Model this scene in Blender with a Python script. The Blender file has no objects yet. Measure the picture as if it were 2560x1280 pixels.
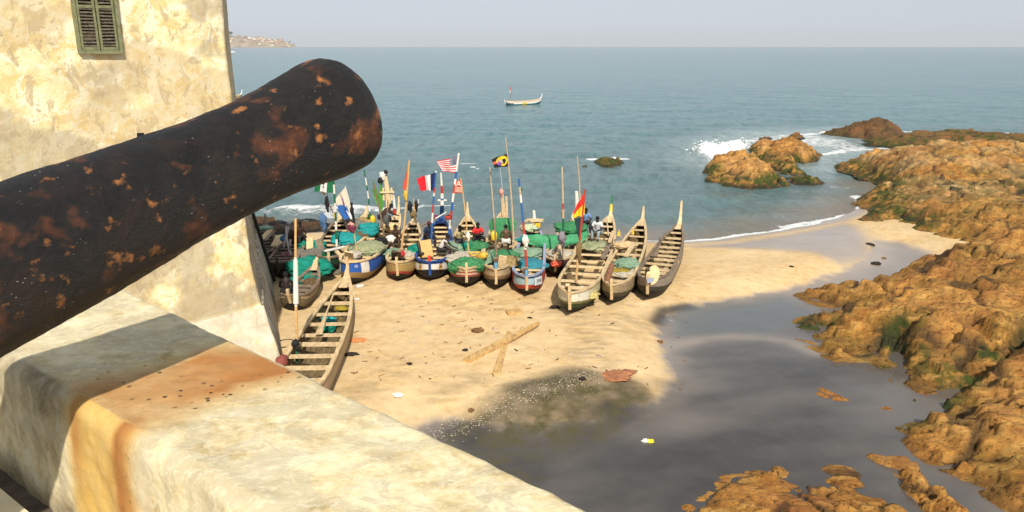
import bpy, bmesh, math, random
import numpy as np
from mathutils import Vector, Matrix, Euler

random.seed(7)
R = math.radians
sc = bpy.context.scene
col = sc.collection

# ------------------------------------------------------------------ camera
CAM_Z = 10.0
PITCH = R(14.65)
FPX = 2009.0                     # focal length in photo pixels (2560 wide)
cam_d = bpy.data.cameras.new("camera")
cam = bpy.data.objects.new("camera", cam_d)
col.objects.link(cam)
cam.location = (0, 0, CAM_Z)
cam.rotation_euler = (R(90) - PITCH, 0, 0)
cam_d.sensor_width = 36.0
cam_d.lens = 36.0 * FPX / 2560.0
cam_d.clip_start = 0.05
cam_d.clip_end = 40000
sc.camera = cam

# ------------------------------------------------------------------ sky, sun, exposure
SUN_AZ = R(9)                   # sun stands behind the viewer, a little to the right
SUN_EL = R(40)
world = bpy.data.worlds.new("World")
sc.world = world
world.use_nodes = True
wn, wl = world.node_tree.nodes, world.node_tree.links
wn.clear()
w_out = wn.new("ShaderNodeOutputWorld")
w_bg = wn.new("ShaderNodeBackground")
w_sky = wn.new("ShaderNodeTexSky")
w_sky.sky_type = 'NISHITA'
w_sky.sun_disc = False
w_sky.sun_elevation = SUN_EL
w_sky.sun_rotation = math.pi - SUN_AZ
w_sky.altitude = 10
w_sky.air_density = 0.6
w_sky.dust_density = 0.35
w_sky.ozone_density = 3.5
w_bg.inputs[1].default_value = 0.066
w_hs = wn.new("ShaderNodeHueSaturation")     # thin overcast: the blue is washed out evenly
w_hs.inputs['Saturation'].default_value = 0.34
wl.new(w_sky.outputs[0], w_hs.inputs['Color'])
w_tint = wn.new("ShaderNodeMix")
w_tint.data_type = 'RGBA'
w_tint.blend_type = 'MULTIPLY'
w_tint.inputs[0].default_value = 1.0
w_tint.inputs[7].default_value = (0.965, 0.985, 1.05, 1)
wl.new(w_hs.outputs[0], w_tint.inputs[6])
w_haze = wn.new("ShaderNodeMix")              # an even white harmattan haze over the whole dome
w_haze.data_type = 'RGBA'
w_haze.inputs[0].default_value = 0.65
w_haze.inputs[7].default_value = (7.1, 7.6, 8.1, 1)
wl.new(w_tint.outputs[2], w_haze.inputs[6])
wl.new(w_haze.outputs[2], w_bg.inputs[0])
wl.new(w_bg.outputs[0], w_out.inputs[0])

sun_d = bpy.data.lights.new("sun", 'SUN')
sun_d.energy = 3.9
sun_d.angle = R(0.9)
sun_d.color = (1.0, 0.93, 0.81)
sun = bpy.data.objects.new("sun", sun_d)
col.objects.link(sun)
sun_dir = Vector((math.sin(SUN_AZ) * math.cos(SUN_EL), -math.cos(SUN_AZ) * math.cos(SUN_EL), math.sin(SUN_EL)))
sun.rotation_euler = sun_dir.to_track_quat('Z', 'Y').to_euler()
sun.location = (0, -20, 60)

vs = sc.view_settings
vs.view_transform = 'Standard'
vs.look = 'None'
vs.gamma = 1
vs.exposure = 0.42
vs.use_curve_mapping = False
sc.render.engine = 'CYCLES'
sc.cycles.max_bounces = 6
sc.cycles.diffuse_bounces = 3
sc.cycles.glossy_bounces = 3
sc.cycles.transparent_max_bounces = 6
sc.cycles.use_denoising = True
sc.cycles.volume_bounces = 0
sc.cycles.volume_max_steps = 64

# ------------------------------------------------------------------ geometry helpers
cp, sp = math.cos(PITCH), math.sin(PITCH)

def ray(px, py):
    a, u = (px - 1280) / FPX, (640 - py) / FPX
    return np.array((a, cp + u * sp, -sp + u * cp))

def G(px, py, z=0.7):
    """the point at height z that stands where the photo shows (px, py)"""
    d = ray(px, py)
    t = (z - CAM_Z) / d[2]
    return np.array((d[0] * t, d[1] * t, z))

def PY(px, py, Y):
    """the point at forward distance Y"""
    d = ray(px, py)
    t = Y / d[1]
    return np.array((d[0] * t, Y, CAM_Z + d[2] * t))

def GP(poly, z):
    return np.array([G(x, y, z)[:2] for x, y in poly])

def hash2(ix, iy, seed):
    h = (ix.astype(np.int64) * 374761393 + iy.astype(np.int64) * 668265263 + seed * 982451653) & 0x7fffffff
    h = ((h ^ (h >> 13)) * 1274126177) & 0x7fffffff
    h = ((h ^ (h >> 16)) * 1103515245 + 12345) & 0x7fffffff
    return (h & 0xffffff) / float(0xffffff)

def vnoise(x, y, seed=0):
    ix, iy = np.floor(x), np.floor(y)
    fx, fy = x - ix, y - iy
    fx = fx * fx * fx * (fx * (fx * 6 - 15) + 10)
    fy = fy * fy * fy * (fy * (fy * 6 - 15) + 10)
    a, b = hash2(ix, iy, seed), hash2(ix + 1, iy, seed)
    c, d = hash2(ix, iy + 1, seed), hash2(ix + 1, iy + 1, seed)
    return (a + (b - a) * fx) * (1 - fy) + (c + (d - c) * fx) * fy

def fbm(x, y, seed=0, octv=4, gain=0.5):
    s, amp, tot = 0, 1.0, 0
    for o in range(octv):
        ca, sa = math.cos(o * 0.7), math.sin(o * 0.7)
        s = s + amp * vnoise((x * ca - y * sa) * 2 ** o + 13.7 * o, (x * sa + y * ca) * 2 ** o + 7.1 * o, seed + o)
        tot += amp
        amp *= gain
    return s / tot

def ridged(x, y, seed=0, octv=4, gain=0.5):
    s, amp, tot = 0, 1.0, 0
    for o in range(octv):
        n = 1 - np.abs(2 * vnoise(x * 2 ** o + 5.3 * o, y * 2 ** o + 9.1 * o, seed + o) - 1)
        s = s + amp * n * n
        tot += amp
        amp *= gain
    return s / tot

def worley(x, y, seed=0):
    """nearest and second-nearest cell distance, the nearest cell's random numbers and offset"""
    ix, iy = np.floor(x), np.floor(y)
    f1 = np.full(x.shape, 9.0); f2 = np.full(x.shape, 9.0)
    r1 = np.zeros(x.shape); r2 = np.zeros(x.shape); ox = np.zeros(x.shape); oy = np.zeros(x.shape)
    for dx in (-1, 0, 1):
        for dy in (-1, 0, 1):
            cx, cy = ix + dx, iy + dy
            qx = cx + hash2(cx, cy, seed); qy = cy + hash2(cx, cy, seed + 77)
            d = np.hypot(x - qx, y - qy)
            m = d < f1
            f2 = np.where(m, f1, np.minimum(f2, d))
            f1 = np.where(m, d, f1)
            r1 = np.where(m, hash2(cx, cy, seed + 5), r1); r2 = np.where(m, hash2(cx, cy, seed + 9), r2)
            ox = np.where(m, x - qx, ox); oy = np.where(m, y - qy, oy)
    return f1, f2, r1, r2, ox, oy

def blocks(x, y, seed, ang, su, sv):
    """broken, tilted blocks with open joints, longer along the bedding"""
    ca, sa = math.cos(ang), math.sin(ang)
    wx = (fbm(x * .9, y * .9, seed + 31, 3) - .5) * .9; wy = (fbm(x * .9, y * .9, seed + 32, 3) - .5) * .9
    u, v = ((x + wx) * ca + (y + wy) * sa) * su, (-(x + wx) * sa + (y + wy) * ca) * sv
    f1, f2, r1, r2, ox, oy = worley(u, v, seed)
    h = (r1 - .5) * .8 + ((r2 - .5) * 1.3 * ox + (.35 + .5 * r1) * oy)
    gap = 1 - sstep(.03, .27, f2 - f1)
    return h - gap * .55, gap

def sstep(a, b, x):
    t = np.clip((x - a) / (b - a), 0, 1)
    return t * t * (3 - 2 * t)

def sdist(x, y, poly):
    """signed distance to a polygon, positive inside"""
    px, py = poly[:, 0], poly[:, 1]
    n = len(poly)
    best = np.full(x.shape, 1e9)
    inside = np.zeros(x.shape, bool)
    for i in range(n):
        ax, ay, bx, by = px[i], py[i], px[(i + 1) % n], py[(i + 1) % n]
        ex, ey = bx - ax, by - ay
        t = np.clip(((x - ax) * ex + (y - ay) * ey) / (ex * ex + ey * ey + 1e-12), 0, 1)
        best = np.minimum(best, (x - ax - t * ex) ** 2 + (y - ay - t * ey) ** 2)
        if ay != by:
            cond = ((ay > y) != (by > y)) & (x < (bx - ax) * (y - ay) / (by - ay) + ax)
            inside ^= cond
    d = np.sqrt(best)
    return np.where(inside, d, -d)

def ldist(x, y, pts):
    best = np.full(x.shape, 1e9)
    for (ax, ay), (bx, by) in zip(pts[:-1], pts[1:]):
        ex, ey = bx - ax, by - ay
        t = np.clip(((x - ax) * ex + (y - ay) * ey) / (ex * ex + ey * ey + 1e-12), 0, 1)
        best = np.minimum(best, (x - ax - t * ex) ** 2 + (y - ay - t * ey) ** 2)
    return np.sqrt(best)

def setp(o, label=None, cat=None, group=None, kind=None):
    if label: o['label'] = label
    if cat: o['category'] = cat
    if group: o['group'] = group
    if kind: o['kind'] = kind
    return o

def link(name, me, mats=(), parent=None, smooth=False):
    o = bpy.data.objects.new(name, me)
    col.objects.link(o)
    for m in (mats if isinstance(mats, (list, tuple)) else [mats]):
        me.materials.append(m)
    if smooth:
        me.polygons.foreach_set('use_smooth', [True] * len(me.polygons))
    if parent is not None:
        o.parent = parent
    return o

def mesh(name, v, f, mats=(), parent=None, smooth=False, fm=None):
    me = bpy.data.meshes.new(name)
    me.from_pydata([tuple(p) for p in v], [], [tuple(q) for q in f])
    me.update()
    o = link(name, me, mats, parent, smooth)
    if fm is not None:
        me.polygons.foreach_set('material_index', fm)
    return o

def grid_mesh(name, X, Y, Z, mats, keep=None, attrs=None, smooth=True, parent=None):
    """quad sheet from 2-D arrays; keep = per-vertex mask of wanted vertices"""
    n, m = X.shape
    idx = np.arange(n * m).reshape(n, m)
    q = np.stack([idx[:-1, :-1], idx[:-1, 1:], idx[1:, 1:], idx[1:, :-1]], -1).reshape(-1, 4)
    if keep is not None:
        k = keep.reshape(-1)
        q = q[k[q].all(1)]
    used = np.unique(q)
    remap = np.full(n * m, -1)
    remap[used] = np.arange(len(used))
    q = remap[q]
    V = np.stack([X.reshape(-1), Y.reshape(-1), Z.reshape(-1)], -1)[used]
    me = bpy.data.meshes.new(name)
    me.vertices.add(len(V))
    me.vertices.foreach_set('co', V.astype(np.float32).reshape(-1))
    me.loops.add(len(q) * 4)
    me.loops.foreach_set('vertex_index', q.astype(np.int32).reshape(-1))
    me.polygons.add(len(q))
    me.polygons.foreach_set('loop_start', (np.arange(len(q)) * 4).astype(np.int32))
    me.polygons.foreach_set('use_smooth', np.full(len(q), smooth))
    me.update(calc_edges=True)
    for k, a in (attrs or {}).items():
        at = me.attributes.new(k, 'FLOAT', 'POINT')
        at.data.foreach_set('value', np.asarray(a, np.float32).reshape(-1)[used])
    return link(name, me, mats, parent)

def empty(name, loc, rz=0, label=None, cat=None, group=None):
    o = bpy.data.objects.new(name, None)
    o.empty_display_size = 0.2
    col.objects.link(o)
    o.location = loc
    o.rotation_euler.z = rz
    return setp(o, label, cat, group)

class MB:
    """collects simple shapes and links them as one mesh object"""
    def __init__(s):
        s.v, s.f, s.m = [], [], []
    def add(s, v, f, mi=0):
        b = len(s.v)
        s.v += [tuple(p) for p in v]
        s.f += [tuple(b + i for i in q) for q in f]
        s.m += [mi] * len(f)
        return s
    def box(s, c, d, rot=None, mi=0, taper=1.0):
        hx, hy, hz = d[0] / 2, d[1] / 2, d[2] / 2
        v = [Vector((x * (taper if z > 0 else 1), y * (taper if z > 0 else 1), z)) for z in (-hz, hz) for x, y in ((-hx, -hy), (hx, -hy), (hx, hy), (-hx, hy))]
        if rot is not None:
            M = Euler(rot).to_matrix()
            v = [M @ p for p in v]
        v = [(p[0] + c[0], p[1] + c[1], p[2] + c[2]) for p in v]
        return s.add(v, [(3, 2, 1, 0), (4, 5, 6, 7), (0, 1, 5, 4), (1, 2, 6, 5), (2, 3, 7, 6), (3, 0, 4, 7)], mi)
    def beam(s, a, b, w, h, mi=0, up=(0, 0, 1), w2=None, h2=None):
        a, b = Vector(a), Vector(b)
        d = (b - a).normalized()
        side = d.cross(Vector(up))
        if side.length < 1e-5: side = Vector((1, 0, 0))
        side.normalize()
        u = side.cross(d).normalized()
        w2 = w if w2 is None else w2
        h2 = h if h2 is None else h2
        v = []
        for p, ww, hh in ((a, w, h), (b, w2, h2)):
            for sx, sz in ((-1, -1), (1, -1), (1, 1), (-1, 1)):
                v.append(p + side * sx * ww / 2 + u * sz * hh / 2)
        return s.add(v, [(0, 1, 2, 3), (7, 6, 5, 4), (0, 4, 5, 1), (1, 5, 6, 2), (2, 6, 7, 3), (3, 7, 4, 0)], mi)
    def tube(s, pts, rad, n=7, mi=0, mis=None):
        pts = [Vector(p) for p in pts]
        rads = rad if isinstance(rad, (list, tuple)) else [rad] * len(pts)
        v, f, fm = [], [], []
        for i, p in enumerate(pts):
            d = (pts[min(i + 1, len(pts) - 1)] - pts[max(i - 1, 0)]).normalized()
            a = d.cross(Vector((0.31, 0.87, 0.12)))
            if a.length < 1e-4: a = d.cross(Vector((1, 0, 0)))
            a.normalize()
            b = d.cross(a)
            for k in range(n):
                t = 2 * math.pi * k / n
                v.append(p + (a * math.cos(t) + b * math.sin(t)) * rads[i])
        for i in range(len(pts) - 1):
            for k in range(n):
                f.append((i * n + k, i * n + (k + 1) % n, (i + 1) * n + (k + 1) % n, (i + 1) * n + k))
                fm.append(mis[i] if mis else mi)
        f.append(tuple(range(n))[::-1]); fm.append(fm[0])
        f.append(tuple((len(pts) - 1) * n + k for k in range(n))); fm.append(fm[-2] if len(fm) > 1 else mi)
        base = len(s.v)
        s.v += [tuple(p) for p in v]
        s.f += [tuple(base + i for i in q) for q in f]
        s.m += fm
        return s
    def blob(s, c, r, seed=0, amp=0.25, fr=1.6, nu=18, nv=10, mi=0, flat=None, fold=0.0):
        """lumpy ellipsoid; flat = z below which it is cut level"""
        v, f = [], []
        for j in range(nv + 1):
            th = math.pi * j / nv
            for i in range(nu):
                ph = 2 * math.pi * i / nu
                n = Vector((math.sin(th) * math.cos(ph), math.sin(th) * math.sin(ph), math.cos(th)))
                q = n * fr + Vector((seed * 3.7, seed * 1.3, seed * 2.1))
                k = 1 + amp * (noise3(q) + 0.5 * noise3(q * 2.3) + 0.3 * noise3(q * 5.1))
                if fold: k += fold * (.5 - abs(noise3(q * 1.6))) + fold * .55 * (.4 - abs(noise3(q * 3.7)))
                p = Vector((n.x * r[0] * k + c[0], n.y * r[1] * k + c[1], n.z * r[2] * k + c[2]))
                if flat is not None and p.z < flat: p.z = flat
                v.append(p)
        for j in range(nv):
            for i in range(nu):
                f.append((j * nu + i, (j + 1) * nu + i, (j + 1) * nu + (i + 1) % nu, j * nu + (i + 1) % nu))
        return s.add(v, f, mi)
    def build(s, name, mats, parent=None, smooth=False, off=None):
        v = s.v
        if off is not None:
            v = [(p[0] - off[0], p[1] - off[1], p[2] - off[2]) for p in v]
        return mesh(name, v, s.f, mats, parent, smooth, s.m if len(set(s.m)) > 1 else None)

from mathutils import noise as mnoise
def noise3(p):
    return mnoise.noise(p)

# ------------------------------------------------------------------ material helpers
class NT:
    def __init__(s, name):
        s.mat = bpy.data.materials.new(name)
        s.mat.use_nodes = True
        s.n, s.l = s.mat.node_tree.nodes, s.mat.node_tree.links
        s.b = s.n['Principled BSDF']
        s.tc = s.n.new('ShaderNodeTexCoord')
        s.geo = None
    def L(s, a, b):
        s.l.new(a, b)
    def val(s, sock, x):
        if hasattr(x, 'is_linked') or hasattr(x, 'links'):
            s.L(x, sock)
        elif isinstance(x, (tuple, list)) and len(x) == 3 and sock.type == 'RGBA':
            sock.default_value = (*x, 1)
        else:
            sock.default_value = x
    def co(s, which='Object', scale=(1, 1, 1), loc=(0, 0, 0), rot=(0, 0, 0)):
        m = s.n.new('ShaderNodeMapping')
        m.inputs['Scale'].default_value = scale
        m.inputs['Location'].default_value = loc
        m.inputs['Rotation'].default_value = rot
        s.L(s.tc.outputs[which], m.inputs['Vector'])
        return m.outputs[0]
    def noise(s, vec, scale=5, detail=6, rough=0.55, dist=0.0, out='Fac'):
        n = s.n.new('ShaderNodeTexNoise')
        n.inputs['Scale'].default_value = scale
        n.inputs['Detail'].default_value = detail
        n.inputs['Roughness'].default_value = rough
        n.inputs['Distortion'].default_value = dist
        s.L(vec, n.inputs['Vector'])
        return n.outputs[out]
    def voro(s, vec, scale=5, feature='F1', out='Distance', rnd=1.0):
        n = s.n.new('ShaderNodeTexVoronoi')
        n.feature = feature
        n.inputs['Scale'].default_value = scale
        n.inputs['Randomness'].default_value = rnd
        s.L(vec, n.inputs['Vector'])
        return n.outputs[out]
    def ramp(s, fac, stops, interp='LINEAR'):
        r = s.n.new('ShaderNodeValToRGB')
        r.color_ramp.interpolation = interp
        els = r.color_ramp.elements
        while len(els) < len(stops): els.new(0.5)
        for e, (p, c) in zip(els, stops):
            e.position = p
            e.color = (*c, 1) if isinstance(c, (tuple, list)) else (c, c, c, 1)
        s.L(fac, r.inputs[0])
        return r.outputs[0]
    def mix(s, fac, a, b, blend='MIX'):
        m = s.n.new('ShaderNodeMix')
        m.data_type = 'RGBA'
        m.blend_type = blend
        s.val(m.inputs[0], fac)
        s.val(m.inputs[6], a)
        s.val(m.inputs[7], b)
        return m.outputs[2]
    def math(s, op, a, b=0.0, clamp=False):
        m = s.n.new('ShaderNodeMath')
        m.operation = op
        m.use_clamp = clamp
        s.val(m.inputs[0], a)
        s.val(m.inputs[1], b)
        return m.outputs[0]
    def attr(s, name):
        a = s.n.new('ShaderNodeAttribute')
        a.attribute_name = name
        return a.outputs['Fac']
    def step(s, x, a, b):
        m = s.n.new('ShaderNodeMapRange')
        m.interpolation_type = 'SMOOTHSTEP'
        m.inputs[1].default_value = a
        m.inputs[2].default_value = b
        s.val(m.inputs[0], x)
        return m.outputs[0]
    def posz(s):
        g = s.n.new('ShaderNodeNewGeometry')
        x = s.n.new('ShaderNodeSeparateXYZ')
        s.L(g.outputs['Position'], x.inputs[0])
        return x.outputs[2]
    def posv(s):
        g = s.n.new('ShaderNodeNewGeometry')
        return g.outputs['Position']
    def bump(s, h, strength=0.4, dist=0.02, prev=None):
        b = s.n.new('ShaderNodeBump')
        b.inputs['Strength'].default_value = strength
        b.inputs['Distance'].default_value = dist
        s.L(h, b.inputs['Height'])
        if prev is not None: s.L(prev, b.inputs['Normal'])
        s.L(b.outputs[0], s.b.inputs['Normal'])
        return b.outputs[0]
    def out(s, color=None, rough=None, metal=None, spec=None):
        if color is not None: s.val(s.b.inputs['Base Color'], color)
        if rough is not None: s.val(s.b.inputs['Roughness'], rough)
        if metal is not None: s.val(s.b.inputs['Metallic'], metal)
        if spec is not None: s.val(s.b.inputs['Specular IOR Level'], spec)
        return s.mat

def mat_simple(name, c, rough=0.8, var=0.25, scale=6, bump=0.25, bscale=30, bdist=0.01, stretch=(1, 1, 1), spec=0.3):
    """one colour with worn, noisy variation"""
    t = NT(name)
    v = t.co('Object', stretch)
    n = t.noise(v, scale, 8, 0.6)
    lo = tuple(x * (1 - var) for x in c)
    hi = tuple(min(1, x * (1 + var * 0.8)) for x in c)
    cc = t.ramp(n, [(0.3, lo), (0.5, c), (0.72, hi)])
    if bump > 0:
        t.bump(t.noise(v, bscale, 6, 0.6), bump, bdist)
    return t.out(cc, rough, spec=spec)
# ================================================================== sea, beach, rocks
def polar(r0, r1, ratio, a0, a1, da):
    r = r0 * ratio ** np.arange(int(math.log(r1 / r0) / math.log(ratio)) + 2)
    a = np.radians(np.arange(a0, a1 + da, da))
    RR, AA = np.meshgrid(r, a, indexing='ij')
    return RR * np.sin(AA), RR * np.cos(AA), RR

SHORE = [(-2600, 640), (300, 600), (640, 585), (880, 575), (1010, 590), (1130, 588), (1240, 592), (1370, 596), (1480, 600), (1590, 602),
         (1712, 604), (1790, 600), (1850, 590), (1950, 577), (2040, 561), (2100, 545), (2150, 522), (2230, 470), (2500, 430), (6000, 380)]
shore_w = GP(SHORE, 0.0)
land_poly = np.vstack([shore_w, [[400, -60]], [[-400, -60]]])

def pxpoly(pts, z=0.4):
    return GP(pts, z)

# --- the beach sheet
X, Y, RR = polar(9.0, 110.0, 1.0046, -48, 52, 0.16)
ds = sdist(X, Y, land_poly)                      # distance inland from the water line
wob = (fbm(X * .25, Y * .25, 3, 3) - .5) * 1.6
Z = np.where(ds > 0, 0.78 * (1 - np.exp(-np.maximum(ds, 0) / 5.5)), ds * 0.07)
Z = np.maximum(Z, -3.0)
POOL = [(2350, 640), (2260, 600), (2180, 585), (2170, 640), (2120, 670), (2050, 695), (1960, 715), (1860, 745), (1720, 760), (1650, 790), (1642, 840),
        (1668, 900), (1690, 950), (1640, 1000), (1560, 1030), (1480, 1060), (1380, 1075), (1230, 1080), (1080, 1062), (1000, 1100), (1100, 1400),
        (2600, 1400), (2700, 900), (2500, 700)]
pool_w = pxpoly(POOL, 0.35)
dp = sdist(X, Y, pool_w)
SHEEN = [(1700, 612), (1800, 603), (1860, 595), (1960, 582), (2050, 566), (2110, 550), (2180, 585), (2185, 640), (2100, 660), (2020, 640), (1900, 628), (1800, 622)]
dsh = sdist(X, Y, pxpoly(SHEEN, 0.3))
SHALLOW = [(1652, 795), (1720, 765), (1860, 748), (1960, 725), (2010, 760), (2040, 800), (1960, 830), (1990, 850), (1860, 838), (1760, 842), (1680, 860), (1648, 840)]
dpw = sdist(X, Y, pxpoly(SHALLOW, 0.3))
pooln = dp + wob * .35
Z = Z - 0.46 * sstep(-1.8, 1.0, pooln) * sstep(0.5, 3, ds)
hum = sstep(0.8, 3.0, ds) * (1 - sstep(-1.5, 0, dp))
churn = sstep(.5, 2.0, ds) * np.exp(-((Y - 29.5) / 3.0) ** 2) * (X > -10) * (X < 6)
Z += churn * ((fbm(X * 1.6, Y * 1.6, 24, 4) - .5) * .16)
Z += hum * ((fbm(X * .55, Y * .55, 21, 4) - .5) * .09 + (fbm(X * 3.2, Y * 3.2, 22, 3) - .5) * .035)
Z += sstep(.3, 1.5, dp) * ((fbm(X * 1.3, Y * 1.3, 23, 3) - .5) * .02)
# masks: wet sheen, black silt, olive film, shell grit
pfine = pooln + (fbm(X * 2.2, Y * 2.2, 58, 4) - .5) * .5
wet = np.maximum(sstep(-.30, .25, pfine), sstep(-.8, .9, dsh + wob * .4))
wet = np.maximum(wet, 1 - sstep(.1, 1.6, ds + wob * .3))
streak = fbm(X * .35 + Y * .12, Y * .8 - X * .3, 31, 4)
DARK = [(1690, 940), (1640, 1000), (1540, 1060), (1440, 1110), (1340, 1170), (1300, 1220), (1350, 1280), (1200, 1230), (1060, 1110), (900, 1100), (1100, 1400), (2500, 1400), (2250, 1100), (2160, 930), (2000, 870), (1860, 850), (1760, 862), (1700, 885)]
dk = sdist(X, Y, pxpoly(DARK, 0.35))
OLIVE = [(1050, 1070), (1160, 1030), (1270, 990), (1360, 965), (1440, 945), (1510, 950), (1590, 965), (1650, 990), (1640, 1030), (1540, 1080), (1440, 1150), (1340, 1230), (1240, 1230), (1080, 1120)]
dol = sdist(X, Y, pxpoly(OLIVE, 0.4))
dark = sstep(-1.6, 2.4, dk + (streak - .5) * 2.6) * (0.55 + 0.32 * sstep(.25, .75, streak))
bed = (.55 * sstep(-.12, .22, pfine) + .45 * sstep(-.2, 1.8, dp + (streak - .5))) * sstep(-.2, -1.5, dsh) * (1 - .55 * sstep(30, 36, RR))
dark = np.maximum(dark, .92 * sstep(-.4, .7, dol + (streak - .5) * 1.2) * (.55 + .65 * fbm(X * .9, Y * .9, 35, 4)))
# black streaks in the dry sand
STREAKS = [[(1370, 772), (1450, 782), (1520, 790), (1600, 800)], [(1440, 800), (1520, 815), (1560, 830)], [(1440, 860), (1470, 895), (1510, 910)],
           [(1090, 990), (1140, 970), (1180, 955)], [(860, 1000), (960, 960), (1010, 920)], [(1610, 790), (1640, 775), (1670, 765)], [(1450, 820), (1480, 870)]]
for pts in STREAKS:
    w_ = GP(pts, .7)
    dd = ldist(X, Y, w_)
    dark = np.maximum(dark, .34 * sstep(.35, .6, fbm(X * 1.2 + 4, Y * 5, 43, 4)) * (1 - sstep(.05, 1.0, dd + .5 * (fbm(X * 2.2, Y * 5.5, 41, 4) - .3))))
POOLEDGE = GP([(1720, 758), (1660, 772), (1640, 800)], .5)
dark = np.maximum(dark, .9 * (1 - sstep(.05, .55, ldist(X, Y, POOLEDGE))))
GRIT = GP([(1060, 1068), (1130, 1040), (1200, 1010), (1270, 985), (1340, 965), (1420, 945), (1480, 938)], .6)
ARC = GP([(1640, 890), (1700, 858), (1800, 840), (1900, 838), (1980, 852), (2040, 880)], .3)
arc = np.exp(-(ldist(X, Y, ARC) / .42) ** 2) * (.5 + fbm(X, Y, 57, 3))
ARC2 = GP([(1980, 990), (1900, 1010), (1840, 1030), (1700, 1060)], .3)
arc = np.maximum(arc, .5 * np.exp(-(ldist(X, Y, ARC2) / .9) ** 2))
bed = bed * (1 - .45 * np.clip(arc, 0, 1)); dark = dark * (1 - .6 * np.clip(arc, 0, 1))
grit = (1 - sstep(.15, .75, ldist(X, Y, GRIT) + .4 * (fbm(X * 1.5, Y * 1.5, 51, 3) - .5)))
GR2 = GP([(1460, 950), (1560, 970), (1600, 990), (1620, 1010)], .6)
grit = np.maximum(grit, .25 * (1 - sstep(.3, 1.0, ldist(X, Y, GR2))))
mir = sstep(-.3, .8, dpw + (streak - .5)) 

t = NT('wet_and_dry_sand')
pv = t.posv()
n1 = t.noise(pv, 0.5, 6, 0.6)
n2 = t.noise(pv, 3.0, 8, 0.65)
n3 = t.noise(pv, 60.0, 4, 0.6)
dry = t.ramp(n2, [(0.28, (.46, .30, .135)), (0.48, (.62, .43, .205)), (0.7, (.70, .51, .27))])
dry = t.mix(t.ramp(n1, [(0.4, 0.0), (0.68, 0.45)]), dry, (.76, .59, .37))
dry = t.mix(t.ramp(n3, [(0.60, 0.0), (0.75, .3)]), dry, (.58, .43, .25))
wetc = t.mix(t.ramp(n1, [(0.35, 0.0), (0.7, 1.0)]), (.34, .275, .225), (.40, .33, .265))
wetc = t.mix(t.attr('bed'), wetc, t.mix(t.ramp(t.noise(pv, .35, 6, .6, .6), [(.35, 0.0), (.65, 1.0)]), (.100, .088, .080), (.135, .120, .106)))
c = t.mix(t.attr('wet'), dry, wetc)
silt = t.ramp(t.noise(pv, 1.2, 8, .65), [(.32, (.026, .023, .021)), (.55, (.042, .037, .033)), (.75, (.066, .056, .047))])
dk_ = t.attr('dark')
c = t.mix(dk_, c, silt)
c = t.mix(t.math('MULTIPLY', t.attr('olive'), t.ramp(t.noise(pv, 1.7, 7, .6), [(.4, 0.0), (.62, 1.0)])), c, (.075, .062, .020))
gsp = t.ramp(t.voro(pv, 24.0), [(.14, .8), (.24, 0.0)])
c = t.mix(t.math('MULTIPLY', t.math('MULTIPLY', gsp, t.attr('grit')), .7), c, (.78, .68, .55))
c = t.mix(t.math('MULTIPLY', t.attr('mirror'), .75), c, (.10, .115, .115))
rgh = t.math('SUBTRACT', .95, t.math('MULTIPLY', t.attr('wet'), .74))
rgh = t.math('SUBTRACT', rgh, t.math('MULTIPLY', t.attr('mirror'), .13), True)
rgh = t.math('SUBTRACT', rgh, t.math('MULTIPLY', t.attr('bed'), t.ramp(t.noise(pv, .5, 5, .6), [(.4, 0.0), (.6, .11)])), True)
wv_ = t.n.new('ShaderNodeTexWave'); wv_.inputs['Scale'].default_value = 2.2; wv_.inputs['Distortion'].default_value = 6; wv_.inputs['Detail'].default_value = 3
t.L(t.co('Object', (.6, 1.6, 1)), wv_.inputs['Vector'])
hb = t.math('ADD', t.noise(pv, 9.0, 8, .65), t.math('MULTIPLY', t.noise(pv, 45.0, 4, .6), .5))
hb = t.math('ADD', hb, t.math('MULTIPLY', t.math('MULTIPLY', wv_.outputs['Fac'], t.attr('bed')), .8))
foot = t.ramp(t.voro(pv, 2.6), [(.08, 0.0), (.30, 1.0)])
hb = t.math('ADD', hb, t.math('MULTIPLY', foot, t.ramp(t.noise(pv, .45, 3, .5), [(.42, 0.0), (.62, 1.1)])))
b1 = t.n.new('ShaderNodeBump')
b1.inputs['Distance'].default_value = .03
t.L(hb, b1.inputs['Height'])
t.L(t.math('SUBTRACT', .55, t.math('MULTIPLY', t.attr('wet'), .47)), b1.inputs['Strength'])
t.L(b1.outputs[0], t.b.inputs['Normal'])
M_SAND = t.out(c, rgh, spec=.5)
beach = grid_mesh('beach', X, Y, Z, M_SAND, keep=(ds > -9), attrs=dict(wet=wet, dark=np.clip(dark, 0, 1), olive=sstep(-.3, 1, dol + (streak - .5)), grit=grit, mirror=mir, bed=np.clip(bed, 0, 1)))
setp(beach, 'pale sand beach with a dark silty stream bed', kind='structure')
_bx, _by, _bz = X, Y, Z

def ground_z(x, y):
    i = np.argmin((_bx - x) ** 2 + (_by - y) ** 2)
    return float(_bz.flat[i])

# --- the rocks: height from the distance inside an outline, folded by ridged noise
def strata(x, y, seed, ang, k=1.0):
    ca, sa = math.cos(ang), math.sin(ang)
    wx = (fbm(x * .35 * k, y * .35 * k, seed + 1, 3) - .5) * 2.4 / k
    wy = (fbm(x * .35 * k, y * .35 * k, seed + 2, 3) - .5) * 2.4 / k
    u, v = (x + wx) * ca + (y + wy) * sa, -(x + wx) * sa + (y + wy) * ca
    return ridged(u * .13 * k, v * .62 * k, seed, 5, .6)

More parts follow.
